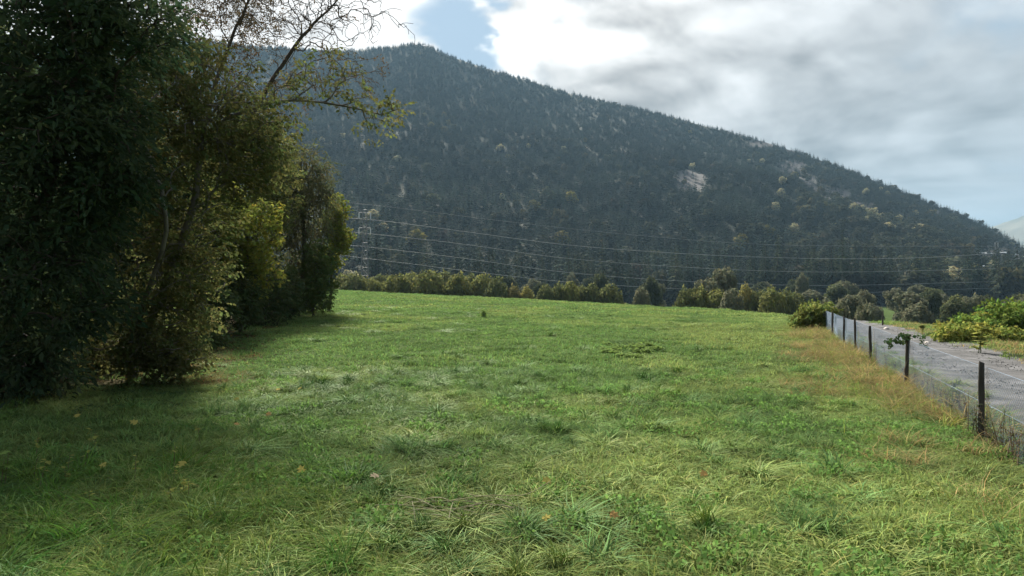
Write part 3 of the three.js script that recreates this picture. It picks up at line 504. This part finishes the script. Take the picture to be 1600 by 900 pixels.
// ───────────────────────── grass ─────────────────────────
function bladePatch(r, size, n, hMin, hMax, w, segs, lean, straw, tussocks = 5) {
  const g = new GB(), T = []; for (let k = 0; k < tussocks; k++) T.push([range(r, -0.5, 0.5) * size, range(r, -0.5, 0.5) * size, range(r, 0.65, 1.25), range(r, 0.8, 1.2), r() * 6.283]);
  const rad = size / Math.sqrt(tussocks) * 0.42;
  for (let i = 0; i < n; i++) {
    const t = T[r() * tussocks | 0], a0 = r() * 6.283, q0 = Math.sqrt(r()) * rad, loose = r() < 0.3, x = loose ? range(r, -0.5, 0.5) * size : t[0] + Math.cos(a0) * q0, z = loose ? range(r, -0.5, 0.5) * size : t[1] + Math.sin(a0) * q0;
    const h = range(r, hMin, hMax) * (loose ? 0.7 : t[2]), an = loose ? r() * 6.283 : (r() < 0.65 ? a0 : t[4]) + range(r, -0.5, 0.5), fa = lean * range(r, 0.3, 1.6), W = w * range(r, 0.6, 1.35), tw = an + 1.57 + range(r, -0.7, 0.7);
    const dx = Math.cos(an), dz = Math.sin(an), sx = Math.cos(tw) * W / 2, sz = Math.sin(tw) * W / 2, v = range(r, 0.65, 1.3) * (loose ? 1 : t[3]), dry = r() < straw;
    const c = dry ? [v * 1.7, v * 1.2, v * 1.4] : [v * range(r, 0.82, 1.2), v, v * range(r, 0.8, 1.2)]; let pa = -1, pb = -1;
    for (let k = 0; k <= segs; k++) {
      const f = k / segs, bend = fa * f * f * h, y = h * f * (1 - 0.3 * fa * f * f) - 0.015, q = 1 - 0.85 * f * f, X = x + dx * bend, Z = z + dz * bend;
      if (k === segs) { const t = g.v(X, y, Z, c); g.t(pa, pb, t); break; }
      const a = g.v(X - sx * q, y, Z - sz * q, c), b = g.v(X + sx * q, y, Z + sz * q, c); if (pa >= 0) g.q(pa, pb, b, a); pa = a; pb = b;
    }
  }
  return g.build();
}
{
  const r = rng(333), M = new THREE.Matrix4(), Q = new THREE.Quaternion(), up = V(0, 1, 0), E = new THREE.Euler();
  const nearP = [0, 1, 2, 3].map(() => bladePatch(r, 0.42, 250, 0.055, 0.175, 0.0095, 4, 1.35, 0.03, 8)), tuftP = [0, 1].map(() => bladePatch(r, 0.30, 130, 0.10, 0.25, 0.0095, 4, 1.35, 0.02, 2)), longP = [0, 1].map(() => bladePatch(r, 0.5, 150, 0.10, 0.25, 0.0075, 5, 1.7, 0.01, 5));
  const midP = [0, 1, 2].map(() => bladePatch(r, 1.0, 360, 0.05, 0.16, 0.019, 2, 1.1, 0.03, 16)), farP = [0, 1].map(() => bladePatch(r, 2.4, 420, 0.06, 0.20, 0.045, 2, 0.8, 0.05, 30)), dryP = [0, 1].map(() => bladePatch(r, 0.5, 70, 0.12, 0.5, 0.007, 4, 1.3, 0, 4)), clover = sprayCrown(r, [[0, 0.05, 0, 0.22, 0.05, 0.22]], 120, 0.020, 0.1);
  const gm = leafMat(1, 1, 1, 0.45), gg = new THREE.MeshPhysicalMaterial({ vertexColors: true, roughness: 0.6, specularIntensity: 0.055, side: THREE.DoubleSide }), grp = stuffGroup('meadow_grass', 'short uneven green grass covering the whole meadow', 'grass');
  const colour = (x, D) => {
    const a = fbm(x * 0.22 + 3, D * 0.22, 3), b = fbm(x * 0.8 + 40, D * 0.8, 3), y = sstep(0.42, 0.68, a * 0.6 + b * 0.4 + clamp((x + 2) / Math.max(D, 4), -0.3, 0.5) * 0.22), v = 0.9 + 0.3 * (b - 0.5) * 2;
    return lin(lerp(0.155, 0.235, y) * v, lerp(0.262, 0.308, y) * v, lerp(0.074, 0.092, y) * v);
  };
  const L = { near: [[], [], [], []], tuft: [[], []], long: [[], []], mid: [[], [], []], far: [[], []], dry: [[], []], clover: [[]] };
  const put = (key, x, D, s, sy, tilt = 0.06, c = colour(x, D)) => {
    const a = L[key], e = a[r() * a.length | 0]; Q.setFromEuler(E.set(range(r, -tilt, tilt), r() * 6.28, range(r, -tilt, tilt))); M.compose(ground3(x, D), Q, V(s, sy, s)); e.push({ m: M.clone(), c });
  };
  const infield = (x, D) => x < fenceX(D) + 0.5 && x > hedgeX(D) - 0.6;
  for (let D = 2.2; D < 15; D += 0.29) for (let x = -0.85 * D - 1; x < 0.85 * D + 1; x += 0.29) {
    const X = x + range(r, -0.13, 0.13), DD = D + range(r, -0.13, 0.13); if (!infield(X, DD)) continue;
    const t = fbm(X * 0.55, DD * 0.55, 3), u = 1 - sstep(-0.2, 3.2, X - hedgeX(DD) - 0.6 * (fbm(X, DD, 2) - 0.5));
    if (r() < u * 0.5) continue;
    put('near', X, DD, range(r, 0.9, 1.15), lerp(0.65, 1.35, t) * range(r, 0.85, 1.15));
    const tf = fbm(X * 1.1 + 50, DD * 1.1 + 7, 3);
    if (tf > 0.50 && r() < 0.5) { const q = range(r, 0.75, 1.15); put('tuft', X, DD, range(r, 0.8, 1.25), range(r, 0.6, 1.2), 0.2, r() < 0.6 ? lin(0.115 * q, 0.215 * q, 0.065 * q) : colour(X, DD)); }
    if (DD < 7 && X < -0.6 - (DD - 4) * 0.5 && r() < 0.6) put('long', X, DD, range(r, 0.9, 1.3), range(r, 0.7, 1.1), 0.25, lin(0.115 * range(r, 0.8, 1.3), 0.225 * range(r, 0.9, 1.1), 0.04));
    if (fbm(X * 0.9 + 20, DD * 0.9 + 70, 3) > 0.55 && r() < 0.45) put('clover', X, DD, range(r, 0.8, 1.3), range(r, 0.8, 1.6), 0.1, lin(0.135, 0.245, 0.065));
  }
  for (let D = 14.4; D < 46; D += 0.75) for (let x = -0.82 * D; x < 0.82 * D; x += 0.75) { const X = x + range(r, -0.3, 0.3), DD = D + range(r, -0.3, 0.3); if (!infield(X, DD)) continue; put('mid', X, DD, range(r, 0.9, 1.2), lerp(0.6, 1.3, fbm(X * 0.5, DD * 0.5, 3)) * range(r, 0.8, 1.2)); if (fbm(X * 0.5 + 50, DD * 0.5 + 7, 3) > 0.54 && r() < 0.5) put('tuft', X, DD, range(r, 1, 1.6), range(r, 0.7, 1.0), 0.1); }
  for (let D = 45; D < 116; D += 1.9) for (let x = -0.8 * D; x < 0.62 * D; x += 1.9) { const X = x + range(r, -0.8, 0.8), DD = D + range(r, -0.8, 0.8); if (X > fenceX(DD) + 0.4 || X < hedgeX(DD) || DD > 93 - 0.671 * X) continue; put('far', X, DD, range(r, 0.9, 1.2), range(r, 0.6, 1.1)); }
  // dry tall grass along the fence and a heap of it by the thicket
  const straw = (v) => lin(0.36 * v, 0.285 * v, 0.125 * v);
  for (let D = 5; D < 31; D += 0.16) for (let k = 0; k < 9; k++) { const X = fenceX(D) + 0.45 - (D < 13 ? 2.7 : 2.1) * r() * Math.sqrt(r()) - (D > 14 ? range(r, 0, 0.8) : 0), thin = fbm(X * 0.7, D * 0.7, 3); if (thin < (D < 13 ? 0.34 : 0.40) || r() < 0.25) continue; put('dry', X, D, range(r, 0.8, 1.3), range(r, 0.35, 1.0) * (D > 13 ? 1.1 : 0.95), 0.3, r() < 0.3 ? lin(0.2, 0.26, 0.06) : straw(range(r, 0.6, 1.15))); }
  for (let k = 0; k < 26; k++) { const [x, D] = onGround(range(r, 285, 390), range(r, 560, 618)); put('dry', x, D, range(r, 0.8, 1.2), range(r, 0.25, 0.6), 0.3, lin(0.26, 0.165, 0.075)); }
  // verge on the far side of the track
  for (let D = 9; D < 50; D += 0.55) for (let x = fenceX(D) + 4.6; x < Math.min(23, fenceX(D) + 14); x += 0.55) { const X = x + range(r, -0.25, 0.25), DD = D + range(r, -0.25, 0.25); put('mid', X, DD, range(r, 0.9, 1.2), range(r, 0.9, 1.9), 0.1, r() < 0.7 ? colour(X, DD) : straw(1)); }
  for (let D = 5; D < 30; D += 0.4) for (let k = 0; k < 2; k++) { const X = fenceX(D) + range(r, 0.1, 1.1); put('tuft', X, D, range(r, 0.8, 1.3), range(r, 0.5, 1.0), 0.2); }
  const nm = { near: nearP, tuft: tuftP, long: longP, mid: midP, far: farP, dry: dryP, clover: [clover] };
  for (const k in nm) nm[k].forEach((g, i) => L[k][i].length && instances({ near: 'grass_blades', tuft: 'grass_tufts', long: 'long_grass', mid: 'grass_blades', far: 'grass_blades', dry: 'dry_grass', clover: 'clover' }[k], g, i % 3 === 1 && (k === 'near' || k === 'tuft') ? gg : gm, L[k][i], grp));
  // leaf litter in front of and under the thicket
  const lit = [], lg = (() => { const g = new GB(); maple(g, V(-0.04, 0, 0), V(1, 0, 0), V(0, 0, 1), 0.09, [1, 1, 1], rng(8)); return g.build(); })();
  for (let k = 0; k < 5200; k++) { const D = range(r, 7, 30), x = hedgeX(D) + (r() < 0.75 ? -range(r, -0.6, 6) : range(r, 0, 2.6) * r()), v = range(r, 0.5, 1.4); Q.setFromEuler(E.set(range(r, -0.5, 0.5), r() * 6.28, range(r, -0.5, 0.5))); const s = range(r, 0.6, 1.2); M.compose(ground3(x, D, 0.02 + 0.03 * r()), Q, V(s, s, s)); lit.push({ m: M.clone(), c: r() < 0.12 ? lin(0.30 * v, 0.24 * v, 0.07 * v) : lin(0.105 * v, 0.065 * v, 0.032 * v) }); }
  const li = instances('leaf_litter', lg, leafMat(1, 1, 1, 0.2), lit); tag(li, 'brown leaf litter scattered under the dark thicket', 'leaf litter');
  // low nettles in front of the thicket
  const nt = []; for (let k = 0; k < 260; k++) { const [x, D] = onGround(range(r, 110, 300), range(r, 606, 655)); Q.setFromEuler(E.set(0, r() * 6.28, 0)); const s = range(r, 0.6, 1.2); M.compose(ground3(x, D, 0.05), Q, V(s, s, s)); nt.push({ m: M.clone(), c: lin(0.07 * range(r, 0.8, 1.2), 0.125, 0.065) }); }
  tag(instances('ground_ivy', sprig(r, 12, 0.07, 0.65, 0.1, 0.22), leafMat(1, 1, 1, 0.3), nt), 'low bluish green leafy ground cover before the dark thicket', 'ground cover');
  // small stones on the track
  const st = [], sg = new THREE.IcosahedronGeometry(0.02, 0); for (let k = 0; k < 5000; k++) { const D = range(r, 6, 34), x = fenceX(D) + range(r, 0.7, 4.8), s = range(r, 0.25, 1.0), v = range(r, 0.6, 1.4); Q.setFromEuler(E.set(r() * 3, r() * 3, r() * 3)); M.compose(ground3(x, D, 0.02), Q, V(s, s * 0.6, s)); st.push({ m: M.clone(), c: lin(0.21 * v, 0.205 * v, 0.20 * v) }); }
  tag(instances('track_pebbles', sg, new THREE.MeshStandardMaterial({ roughness: 0.9 }), st), 'loose grey pebbles strewn over the gravel track', 'pebbles');
}

// ───────────────────────── fence ─────────────────────────
{
  const r = rng(808), wood = matte(0.045, 0.038, 0.033, 0.9, true), wire = new THREE.MeshStandardMaterial({ color: lin(0.17, 0.24, 0.34), roughness: 0.6, metalness: 0.3 });
  const Ds = [4.2, 8.25, 12.6, 16.5, 19.2, 22, 25.6, 28.8], base = ground3(fenceX(Ds[0]), Ds[0]);
  const fence = thing('wire_fence', 'wire mesh fence on dark wooden posts beside the gravel track', 'fence', base);
  const foot = (D) => ground3(fenceX(D), D).sub(base), hts = [0.98, 0.99, 1.03, 0.95, 1.03, 0.98, 0.98, 0.98];
  Ds.forEach((D, k) => {
    const g = new GB(), p = foot(D), lean = V(range(r, -0.05, 0.05), 0, range(r, -0.03, 0.03)), R = k < 4 ? 0.036 : 0.032; let prev = null, n = 9;
    for (let i = 0; i <= n; i++) {                     // a rough split post: each ring a little off
      const f = i / n, ring = []; for (let s = 0; s < 8; s++) { const an = s / 8 * 6.283, q = R * (1 + range(r, -0.16, 0.16)) * (i === n ? 0.8 : 1), v = range(r, 0.6, 1.5); ring.push(g.v(p.x + lean.x * f + Math.cos(an) * q, p.y - 0.2 + f * (hts[k] + 0.2) + (i === n ? range(r, -0.02, 0.02) : 0), p.z + lean.z * f + Math.sin(an) * q, [v, v, v])); }
      if (prev) for (let s = 0; s < 8; s++) g.q(prev[s], prev[(s + 1) % 8], ring[(s + 1) % 8], ring[s]); prev = ring;
    }
    const c = g.v(p.x + lean.x, p.y + hts[k] + 0.01, p.z + lean.z, [1, 1, 1]); for (let s = 0; s < 8; s++) g.t(prev[s], prev[(s + 1) % 8], c);
    const geo = g.build(); geo.computeVertexNormals(); part('post', geo, wood, fence);
  });
  for (let k = 0; k < Ds.length - 1; k++) {
    const a = foot(Ds[k]), b = foot(Ds[k + 1]), len = a.distanceTo(b), g = new GB(), h = 0.9, pitch = 0.055, at2 = (s, y) => a.clone().lerp(b, s / len).add(V(0.05 + 0.015 * Math.sin(s * 2), y + 0.03, 0));
    for (let s = -h; s < len; s += pitch) for (const up of [1, -1]) {
      let s0 = s, s1 = s + h, y0 = up > 0 ? 0 : h, y1 = up > 0 ? h : 0; if (s0 < 0) { y0 += up * (0 - s0); s0 = 0; } if (s1 > len) { y1 -= up * (s1 - len); s1 = len; } if (s1 - s0 < 0.02) continue;
      g.seg(at2(s0, y0), at2(s1, y1), k > 3 ? 0.0019 : 0.0012, k > 3 ? 0.0019 : 0.0012, 3);
    }
    part('netting', g.build(), wire, fence);
    const t = new GB(); for (const y of [0.0, 0.45, h]) t.seg(at2(0, y), at2(len, y), 0.0022, 0.0022, 4); part('line_wire', t.build(), wire, fence);
  }
  // a lone thin post on the other side of the track
  const [px, pD] = onGround(1379, 509), lone = new GB(); lone.seg(V(0, -0.2, 0), V(0.02, 0.82, 0), 0.045, 0.035, 8, [1, 1, 1]); lone.seg(V(0.02, 0.82, 0), V(0.02, 0.84, 0), 0.035, 0.003, 8, [1, 1, 1]);
  const lp = new THREE.Mesh(lone.build(), wood); lp.name = 'lone_post'; lp.position.copy(ground3(px, pD)); tag(lp, 'single dark post on the far side of the gravel track', 'post'); scene.add(lp);
}

// ───────────────────────── plants and small things ─────────────────────────
function weed(name, label, category, x, D, h, o, group) {
  const r = rng(Math.round(x * 977 + D * 131) + 5000), g = thing(name, label, category, ground3(x, D, -0.02), r() * 6.28, group), s = new GB(), n = o.stems ?? 3;
  const leaves = new GB();
  for (let k = 0; k < n; k++) {
    const an = r() * 6.283, lean = range(r, 0.03, o.lean ?? 0.22), hh = h * range(r, 0.6, 1), top = V(Math.cos(an) * lean * hh, hh, Math.sin(an) * lean * hh), sp = Math.min(0.16, 0.024 * n), b = V(range(r, -sp, sp), 0, range(r, -sp, sp)), mid = b.clone().lerp(top, 0.5).add(V(0, 0.03 * hh, 0));
    s.seg(b, mid, o.r ?? 0.006, (o.r ?? 0.006) * 0.75, 5, [1, 1, 1]); s.seg(mid, top, (o.r ?? 0.006) * 0.75, (o.r ?? 0.006) * 0.3, 5, [1, 1, 1]);
    for (let i = 0; i < (o.leaves ?? 10); i++) {
      const f = range(r, o.from ?? 0.1, 1), p = f < 0.5 ? b.clone().lerp(mid, f * 2) : mid.clone().lerp(top, f * 2 - 1), la = r() * 6.283, d = V(Math.cos(la), range(r, -0.5, 0.6), Math.sin(la)).normalize(), sd = V(0, 1, 0).cross(d).normalize(), Lf = (o.leaf ?? 0.08) * range(r, 0.6, 1.2), v = range(r, 0.7, 1.3), c = [v, v, v];
      if (o.lobed) maple(leaves, p, d, sd, Lf, c, r); else { const u = V(0, 0, 0).crossVectors(d, sd), P = (l, w, q) => { const z = p.clone().addScaledVector(d, l * Lf).addScaledVector(sd, w * Lf).addScaledVector(u, q * Lf); return leaves.v(z.x, z.y, z.z, c); }; const wd = o.wide ?? 0.25, a = P(0, 0, 0), b1 = P(0.45, wd, 0.06), e = P(1, 0, -0.15), b2 = P(0.45, -wd, 0.06), m = P(0.5, 0, 0); leaves.t(a, b1, m); leaves.t(b1, e, m); leaves.t(e, b2, m); leaves.t(b2, a, m); }
    }
    if (o.umbel) for (let i = 0; i < 26; i++) { const ua = r() * 6.283, ur = Math.sqrt(r()) * o.umbel, e = V(top.x + Math.cos(ua) * ur, top.y + 0.10 - ur * ur * 1.2, top.z + Math.sin(ua) * ur); s.seg(top, e, 0.0025, 0.0015, 3, [1, 1, 1]); for (let j = 0; j < 5; j++) { const c = [1.25, 1.1, 0.8], q = 0.03, w = V(e.x + range(r, -0.02, 0.02), e.y + 0.01 * r(), e.z + range(r, -0.02, 0.02)); const a = leaves.v(w.x - q, w.y, w.z, c), b1 = leaves.v(w.x, w.y + 0.01, w.z - q, c), e1 = leaves.v(w.x + q, w.y, w.z, c), b2 = leaves.v(w.x, w.y + 0.01, w.z + q, c); leaves.q(a, b1, e1, b2); } }
  }
  part('stem', s.build(), o.stemMat ?? barkGrey, g); part('leaves', leaves.build(), o.mat, g).userData.kind = 'stuff';
  return g;
}
{
  const W = (name, label, cat, px, py, h, o, group) => { const [x, D] = onGround(px, py); return weed(name, label, cat, x, D, h, o, group); };
  const dryStem = matte(0.16, 0.12, 0.07, 0.9, true), greenStem = matte(0.14, 0.17, 0.06, 0.8, true), deadLeaf = leafMat(0.11, 0.085, 0.055, 0.25), weedLeaf = leafMat(0.085, 0.115, 0.055, 0.35), yel = leafMat(0.28, 0.29, 0.07, 0.45), limeLeaf = leafMat(0.20, 0.29, 0.07, 0.5), darkLeaf = leafMat(0.05, 0.09, 0.035, 0.35);
  // tall weeds along the fence
  W('tall_weed', 'tall dark seeding weed between the two nearest fence posts', 'weed', 1489, 655, 0.62, { stems: 4, leaves: 26, leaf: 0.075, mat: weedLeaf, stemMat: dryStem, lean: 0.15 });
  W('tall_weed', 'leafy weed clump wrapped round the foot of the leaning dark fence post', 'weed', 1531, 690, 0.5, { stems: 5, leaves: 22, leaf: 0.07, mat: weedLeaf, stemMat: dryStem });
  for (const [px, py, h] of [[1465, 640, 0.42], [1555, 706, 0.36], [1578, 715, 0.42], [1545, 700, 0.3], [1592, 722, 0.35], [1400, 590, 0.5], [1386, 582, 0.62], [1370, 572, 0.8], [1440, 618, 0.42], [1347, 558, 0.5], [1452, 628, 0.5], [1478, 648, 0.55], [1500, 662, 0.6], [1512, 672, 0.45], [1524, 684, 0.7], [1540, 696, 0.5], [1562, 712, 0.55], [1585, 724, 0.6], [1596, 732, 0.5], [1412, 600, 0.45], [1430, 612, 0.4], [1360, 566, 0.5]]) W('dead_weed', 'dead brown weed stalk standing along the wire fence', 'weed', px, py, h, { stems: 4, leaves: 12, leaf: 0.05, mat: deadLeaf, stemMat: dryStem, lean: 0.2 }, 'dead weeds along the wire fence');
  const [vx, vD] = [fenceX(12.6), 12.6];
  { const r = rng(66), g = thing('climbing_vine', 'dark green vine heaped over the top of a fence post', 'vine', ground3(vx, vD, 0)), s = new GB(), sp = [V(0.05, 0, 0.05), V(-0.05, 0.35, 0.05), V(0.06, 0.7, 0.04), V(-0.04, 1.0, 0.05), V(-0.28, 1.05, 0), V(0.3, 1.0, 0.05)]; for (let i = 0; i < 3; i++) s.seg(sp[i], sp[i + 1], 0.006, 0.005, 5, [1, 1, 1]); s.seg(sp[3], sp[4], 0.005, 0.002, 5, [1, 1, 1]); s.seg(sp[3], sp[5], 0.005, 0.002, 5, [1, 1, 1]); part('stem', s.build(), dryStem, g);
    const list = []; for (let k = 0; k < 26; k++) { const f = r(); list.push([V(lerp(-0.34, 0.46, f), 1.06 - 0.15 * Math.abs(f - 0.45) * 2 + range(r, -0.07, 0.06), range(r, -0.1, 0.12)), V(range(r, -1, 1), -0.3, range(r, -1, 1))]); } instances('leaves', sprig(r, 8, 0.062, 0.85, 0.4, 0.14), darkLeaf, leafOut(r, list, 1, 0.03), g); }
  // bush at the end of the fence, plants on the verge
  leafyTree('hedge_bush', 'light green bush where the wire fence ends at the meadow', 'bush', 620, [13.6, 29.5], [[[1275, 500, 29.5], [1272, 480, 29.5]], [[1288, 500, 29.3], [1290, 475, 29.3]]], [L_(1272, 492, 29.2, 21, 15, 0.6, 90), L_(1287, 483, 29.6, 14, 12, 0.5, 50), L_(1256, 498, 29.2, 12, 10, 0.5, 30)], { sprig: sBush, mat: lm.hedge, per: 3, jitter: 0.1, rBase: 0.03, keep: 0.8 });
  leafyTree('verge_bush', 'broad green bush spreading over the verge beyond the track', 'bush', 621, [19.6, 26], [[[1575, 505, 26], [1570, 485, 26]], [[1590, 510, 26], [1620, 485, 26]]], [L_(1575, 498, 25.6, 48, 18, 0.9, 130), L_(1625, 492, 25.6, 45, 22, 1, 110), L_(1530, 512, 25, 40, 16, 0.7, 90)], { sprig: sBush, mat: lm.verge, per: 3, jitter: 0.14, rBase: 0.03 });
  leafyTree('verge_shrub', 'low yellow green shrub on the verge in front of the broad bush', 'shrub', 622, [16.6, 24], [[[1510, 530, 24], [1508, 515, 24]], [[1540, 530, 24], [1545, 515, 24]]], [L_(1500, 520, 24, 34, 12, 0.6, 80), L_(1555, 525, 23.6, 40, 14, 0.7, 90)], { sprig: sBush, mat: lm.lightgreen, per: 2, jitter: 0.12, rBase: 0.02 });
  W('hogweed', 'yellow flowering umbel plant rising above the verge', 'plant', 1532, 552, 1.3, { stems: 2, leaves: 10, leaf: 0.3, lobed: true, mat: yel, stemMat: greenStem, r: 0.014, umbel: 0.3, lean: 0.3 });
  W('verge_flower', 'clump of small yellow flower heads on the edge of the track', 'flower', 1473, 528, 0.4, { stems: 7, leaves: 6, leaf: 0.08, mat: yel, stemMat: greenStem, umbel: 0.1 });
  W('verge_flower', 'clump of small yellow flower heads beside the vine covered post', 'flower', 1441, 524, 0.35, { stems: 6, leaves: 6, leaf: 0.08, mat: yel, stemMat: greenStem, umbel: 0.09 });
  // plants in the meadow
  W('dark_rush', 'dark upright rush tuft alone in the far meadow', 'plant', 756, 496, 0.55, { stems: 40, leaves: 3, leaf: 0.25, wide: 0.05, mat: limeLeaf, stemMat: matte(0.09, 0.16, 0.05, 0.8, true), lean: 0.55, r: 0.008 });
  { const r = rng(71); for (let k = 0; k < 26; k++) W('nettle', 'low green nettle in the weedy patch amid the meadow', 'nettle', range(r, 940, 1042), range(r, 540, 562), range(r, 0.12, 0.2), { stems: 8, leaves: 8, leaf: 0.12, wide: 0.3, from: 0.5, mat: limeLeaf, stemMat: greenStem, lean: 1.5 }, 'nettles in the weedy patch');
    for (let k = 0; k < 16; k++) { const px = range(r, 20, 340), py = range(r, 690, 800); W('sapling', 'thin seedling with a few pale yellow leaves in shaded grass', 'seedling', px, py, range(r, 0.22, 0.42), { stems: 1, leaves: 5, from: 0.5, leaf: 0.06, wide: 0.4, mat: yel, stemMat: dryStem, r: 0.004 }, 'seedlings in the shaded grass'); }
    W('sapling', 'taller seedling with lime leaves at the edge of the shaded grass', 'seedling', 4, 770, 0.5, { stems: 2, leaves: 8, from: 0.4, leaf: 0.1, lobed: true, mat: limeLeaf, stemMat: dryStem, r: 0.005 }); }
  // dead stalks lying in a heap on the grass
  { const r = rng(99), [x, D] = onGround(715, 812), g = thing('dead_stalk_heap', 'heap of pale dead stalks lying flat on the grass', 'dead stalks', ground3(x, D, 0.06)), m = matte(0.33, 0.30, 0.17, 0.9, true);
    for (let k = 0; k < 26; k++) { const b = new GB(), an = range(r, -0.7, 0.7) + (r() < 0.2 ? 1 : 0), L = range(r, 0.2, 0.6), c = V(range(r, -0.42, 0.36), range(r, 0, 0.08), range(r, -0.22, 0.22)), d = V(Math.cos(an), range(r, -0.1, 0.1), Math.sin(an)), v = range(r, 0.6, 1.2); let p = c.clone().addScaledVector(d, -L / 2); for (let i = 1; i <= 4; i++) { const q = c.clone().addScaledVector(d, L * (i / 4 - 0.5)).add(V(0, 0.03 * Math.sin(i / 4 * 3.14), range(r, -0.015, 0.015))); b.seg(p, q, 0.0035, 0.003, 4, [v, v, v]); p = q; } part('stalk', b.build(), m, g); }
    const b = new GB(); const pts = new THREE.CatmullRomCurve3([V(-0.05, 0.10, 0.02), V(0.25, 0.12, -0.05), V(0.55, 0.11, -0.1), V(0.78, 0.17, -0.28)]).getPoints(14); for (let i = 0; i < 14; i++) b.seg(pts[i], pts[i + 1], 0.004, 0.0035, 4, [1.1, 1.1, 1]); part('long_stalk', b.build(), m, g); }
  // fallen maple leaves
  { const cols = { orange: leafMat(0.50, 0.30, 0.12, 0.35), pink: leafMat(0.56, 0.43, 0.30, 0.35), yellow: leafMat(0.50, 0.42, 0.12, 0.4) }, lab = { orange: 'orange fallen maple leaf lying on the grass', pink: 'pale pinkish fallen maple leaf lying on the grass', yellow: 'yellow fallen maple leaf lying on the grass' };
    const L = [[583, 770, 'pink'], [1097, 768, 'orange'], [963, 838, 'orange'], [857, 838, 'yellow'], [372, 682, 'orange'], [420, 663, 'orange'], [368, 640, 'yellow'], [852, 778, 'yellow'], [158, 752, 'yellow'], [208, 678, 'yellow'], [436, 622, 'yellow'], [470, 620, 'yellow'], [120, 668, 'yellow'], [102, 596, 'yellow'], [283, 752, 'yellow'], [470, 756, 'yellow']], r = rng(17);
    for (const [px, py, k] of L) { const [x, D] = onGround(px, py), g = new GB(); maple(g, V(-0.05, 0, 0), V(1, 0.15, 0).normalize(), V(0, 0.1, 1).normalize(), range(r, 0.07, 0.10), [1, 1, 1], r); g.seg(V(-0.05, 0, 0), V(-0.10, -0.01, 0.01), 0.0015, 0.001, 3, [0.8, 0.7, 0.6]); const m = new THREE.Mesh(g.build(), cols[k]); m.geometry.deleteAttribute('normal'); m.name = numbered('fallen_leaf'); m.position.copy(ground3(x, D, 0.15)); m.rotation.set(0.55 + range(r, -0.3, 0.3), r() * 6.28, range(r, -0.3, 0.3)); tag(m, lab[k], 'leaf', lab[k].replace('leaf', 'leaves')); scene.add(m); } }
  // pale stones at the edge of the track
  { const r = rng(31); [[1385, 515, 0.15, 'pale stone at the far edge of the gravel track'], [1340, 511, 0.1, 'small pale stone lying on the gravel track near the fence end'], [1449, 538, 0.12, 'small pale stone at the track edge under the vine']].forEach(([px, py, s, label]) => { const [x, D] = onGround(px, py), geo = new THREE.IcosahedronGeometry(1, 2), p = geo.attributes.position; for (let i = 0; i < p.count; i++) { const v = V(p.getX(i), p.getY(i), p.getZ(i)), q = 0.8 + 0.4 * fbm(v.x * 1.7 + 9, v.z * 1.7 + v.y * 2.3, 3); p.setXYZ(i, v.x * q, v.y * q * 0.6, v.z * q * 0.8); } geo.computeVertexNormals(); const m = new THREE.Mesh(geo, matte(0.5, 0.45, 0.42, 0.9)); m.name = numbered('stone'); m.scale.setScalar(s); m.position.copy(ground3(x, D, s * 0.25)); m.rotation.y = r() * 6; tag(m, label, 'stone'); scene.add(m); }); }
}

scene.traverse((o) => { if (o.isMesh) { o.castShadow = true; o.receiveShadow = true; } });
renderer.render(scene, camera);
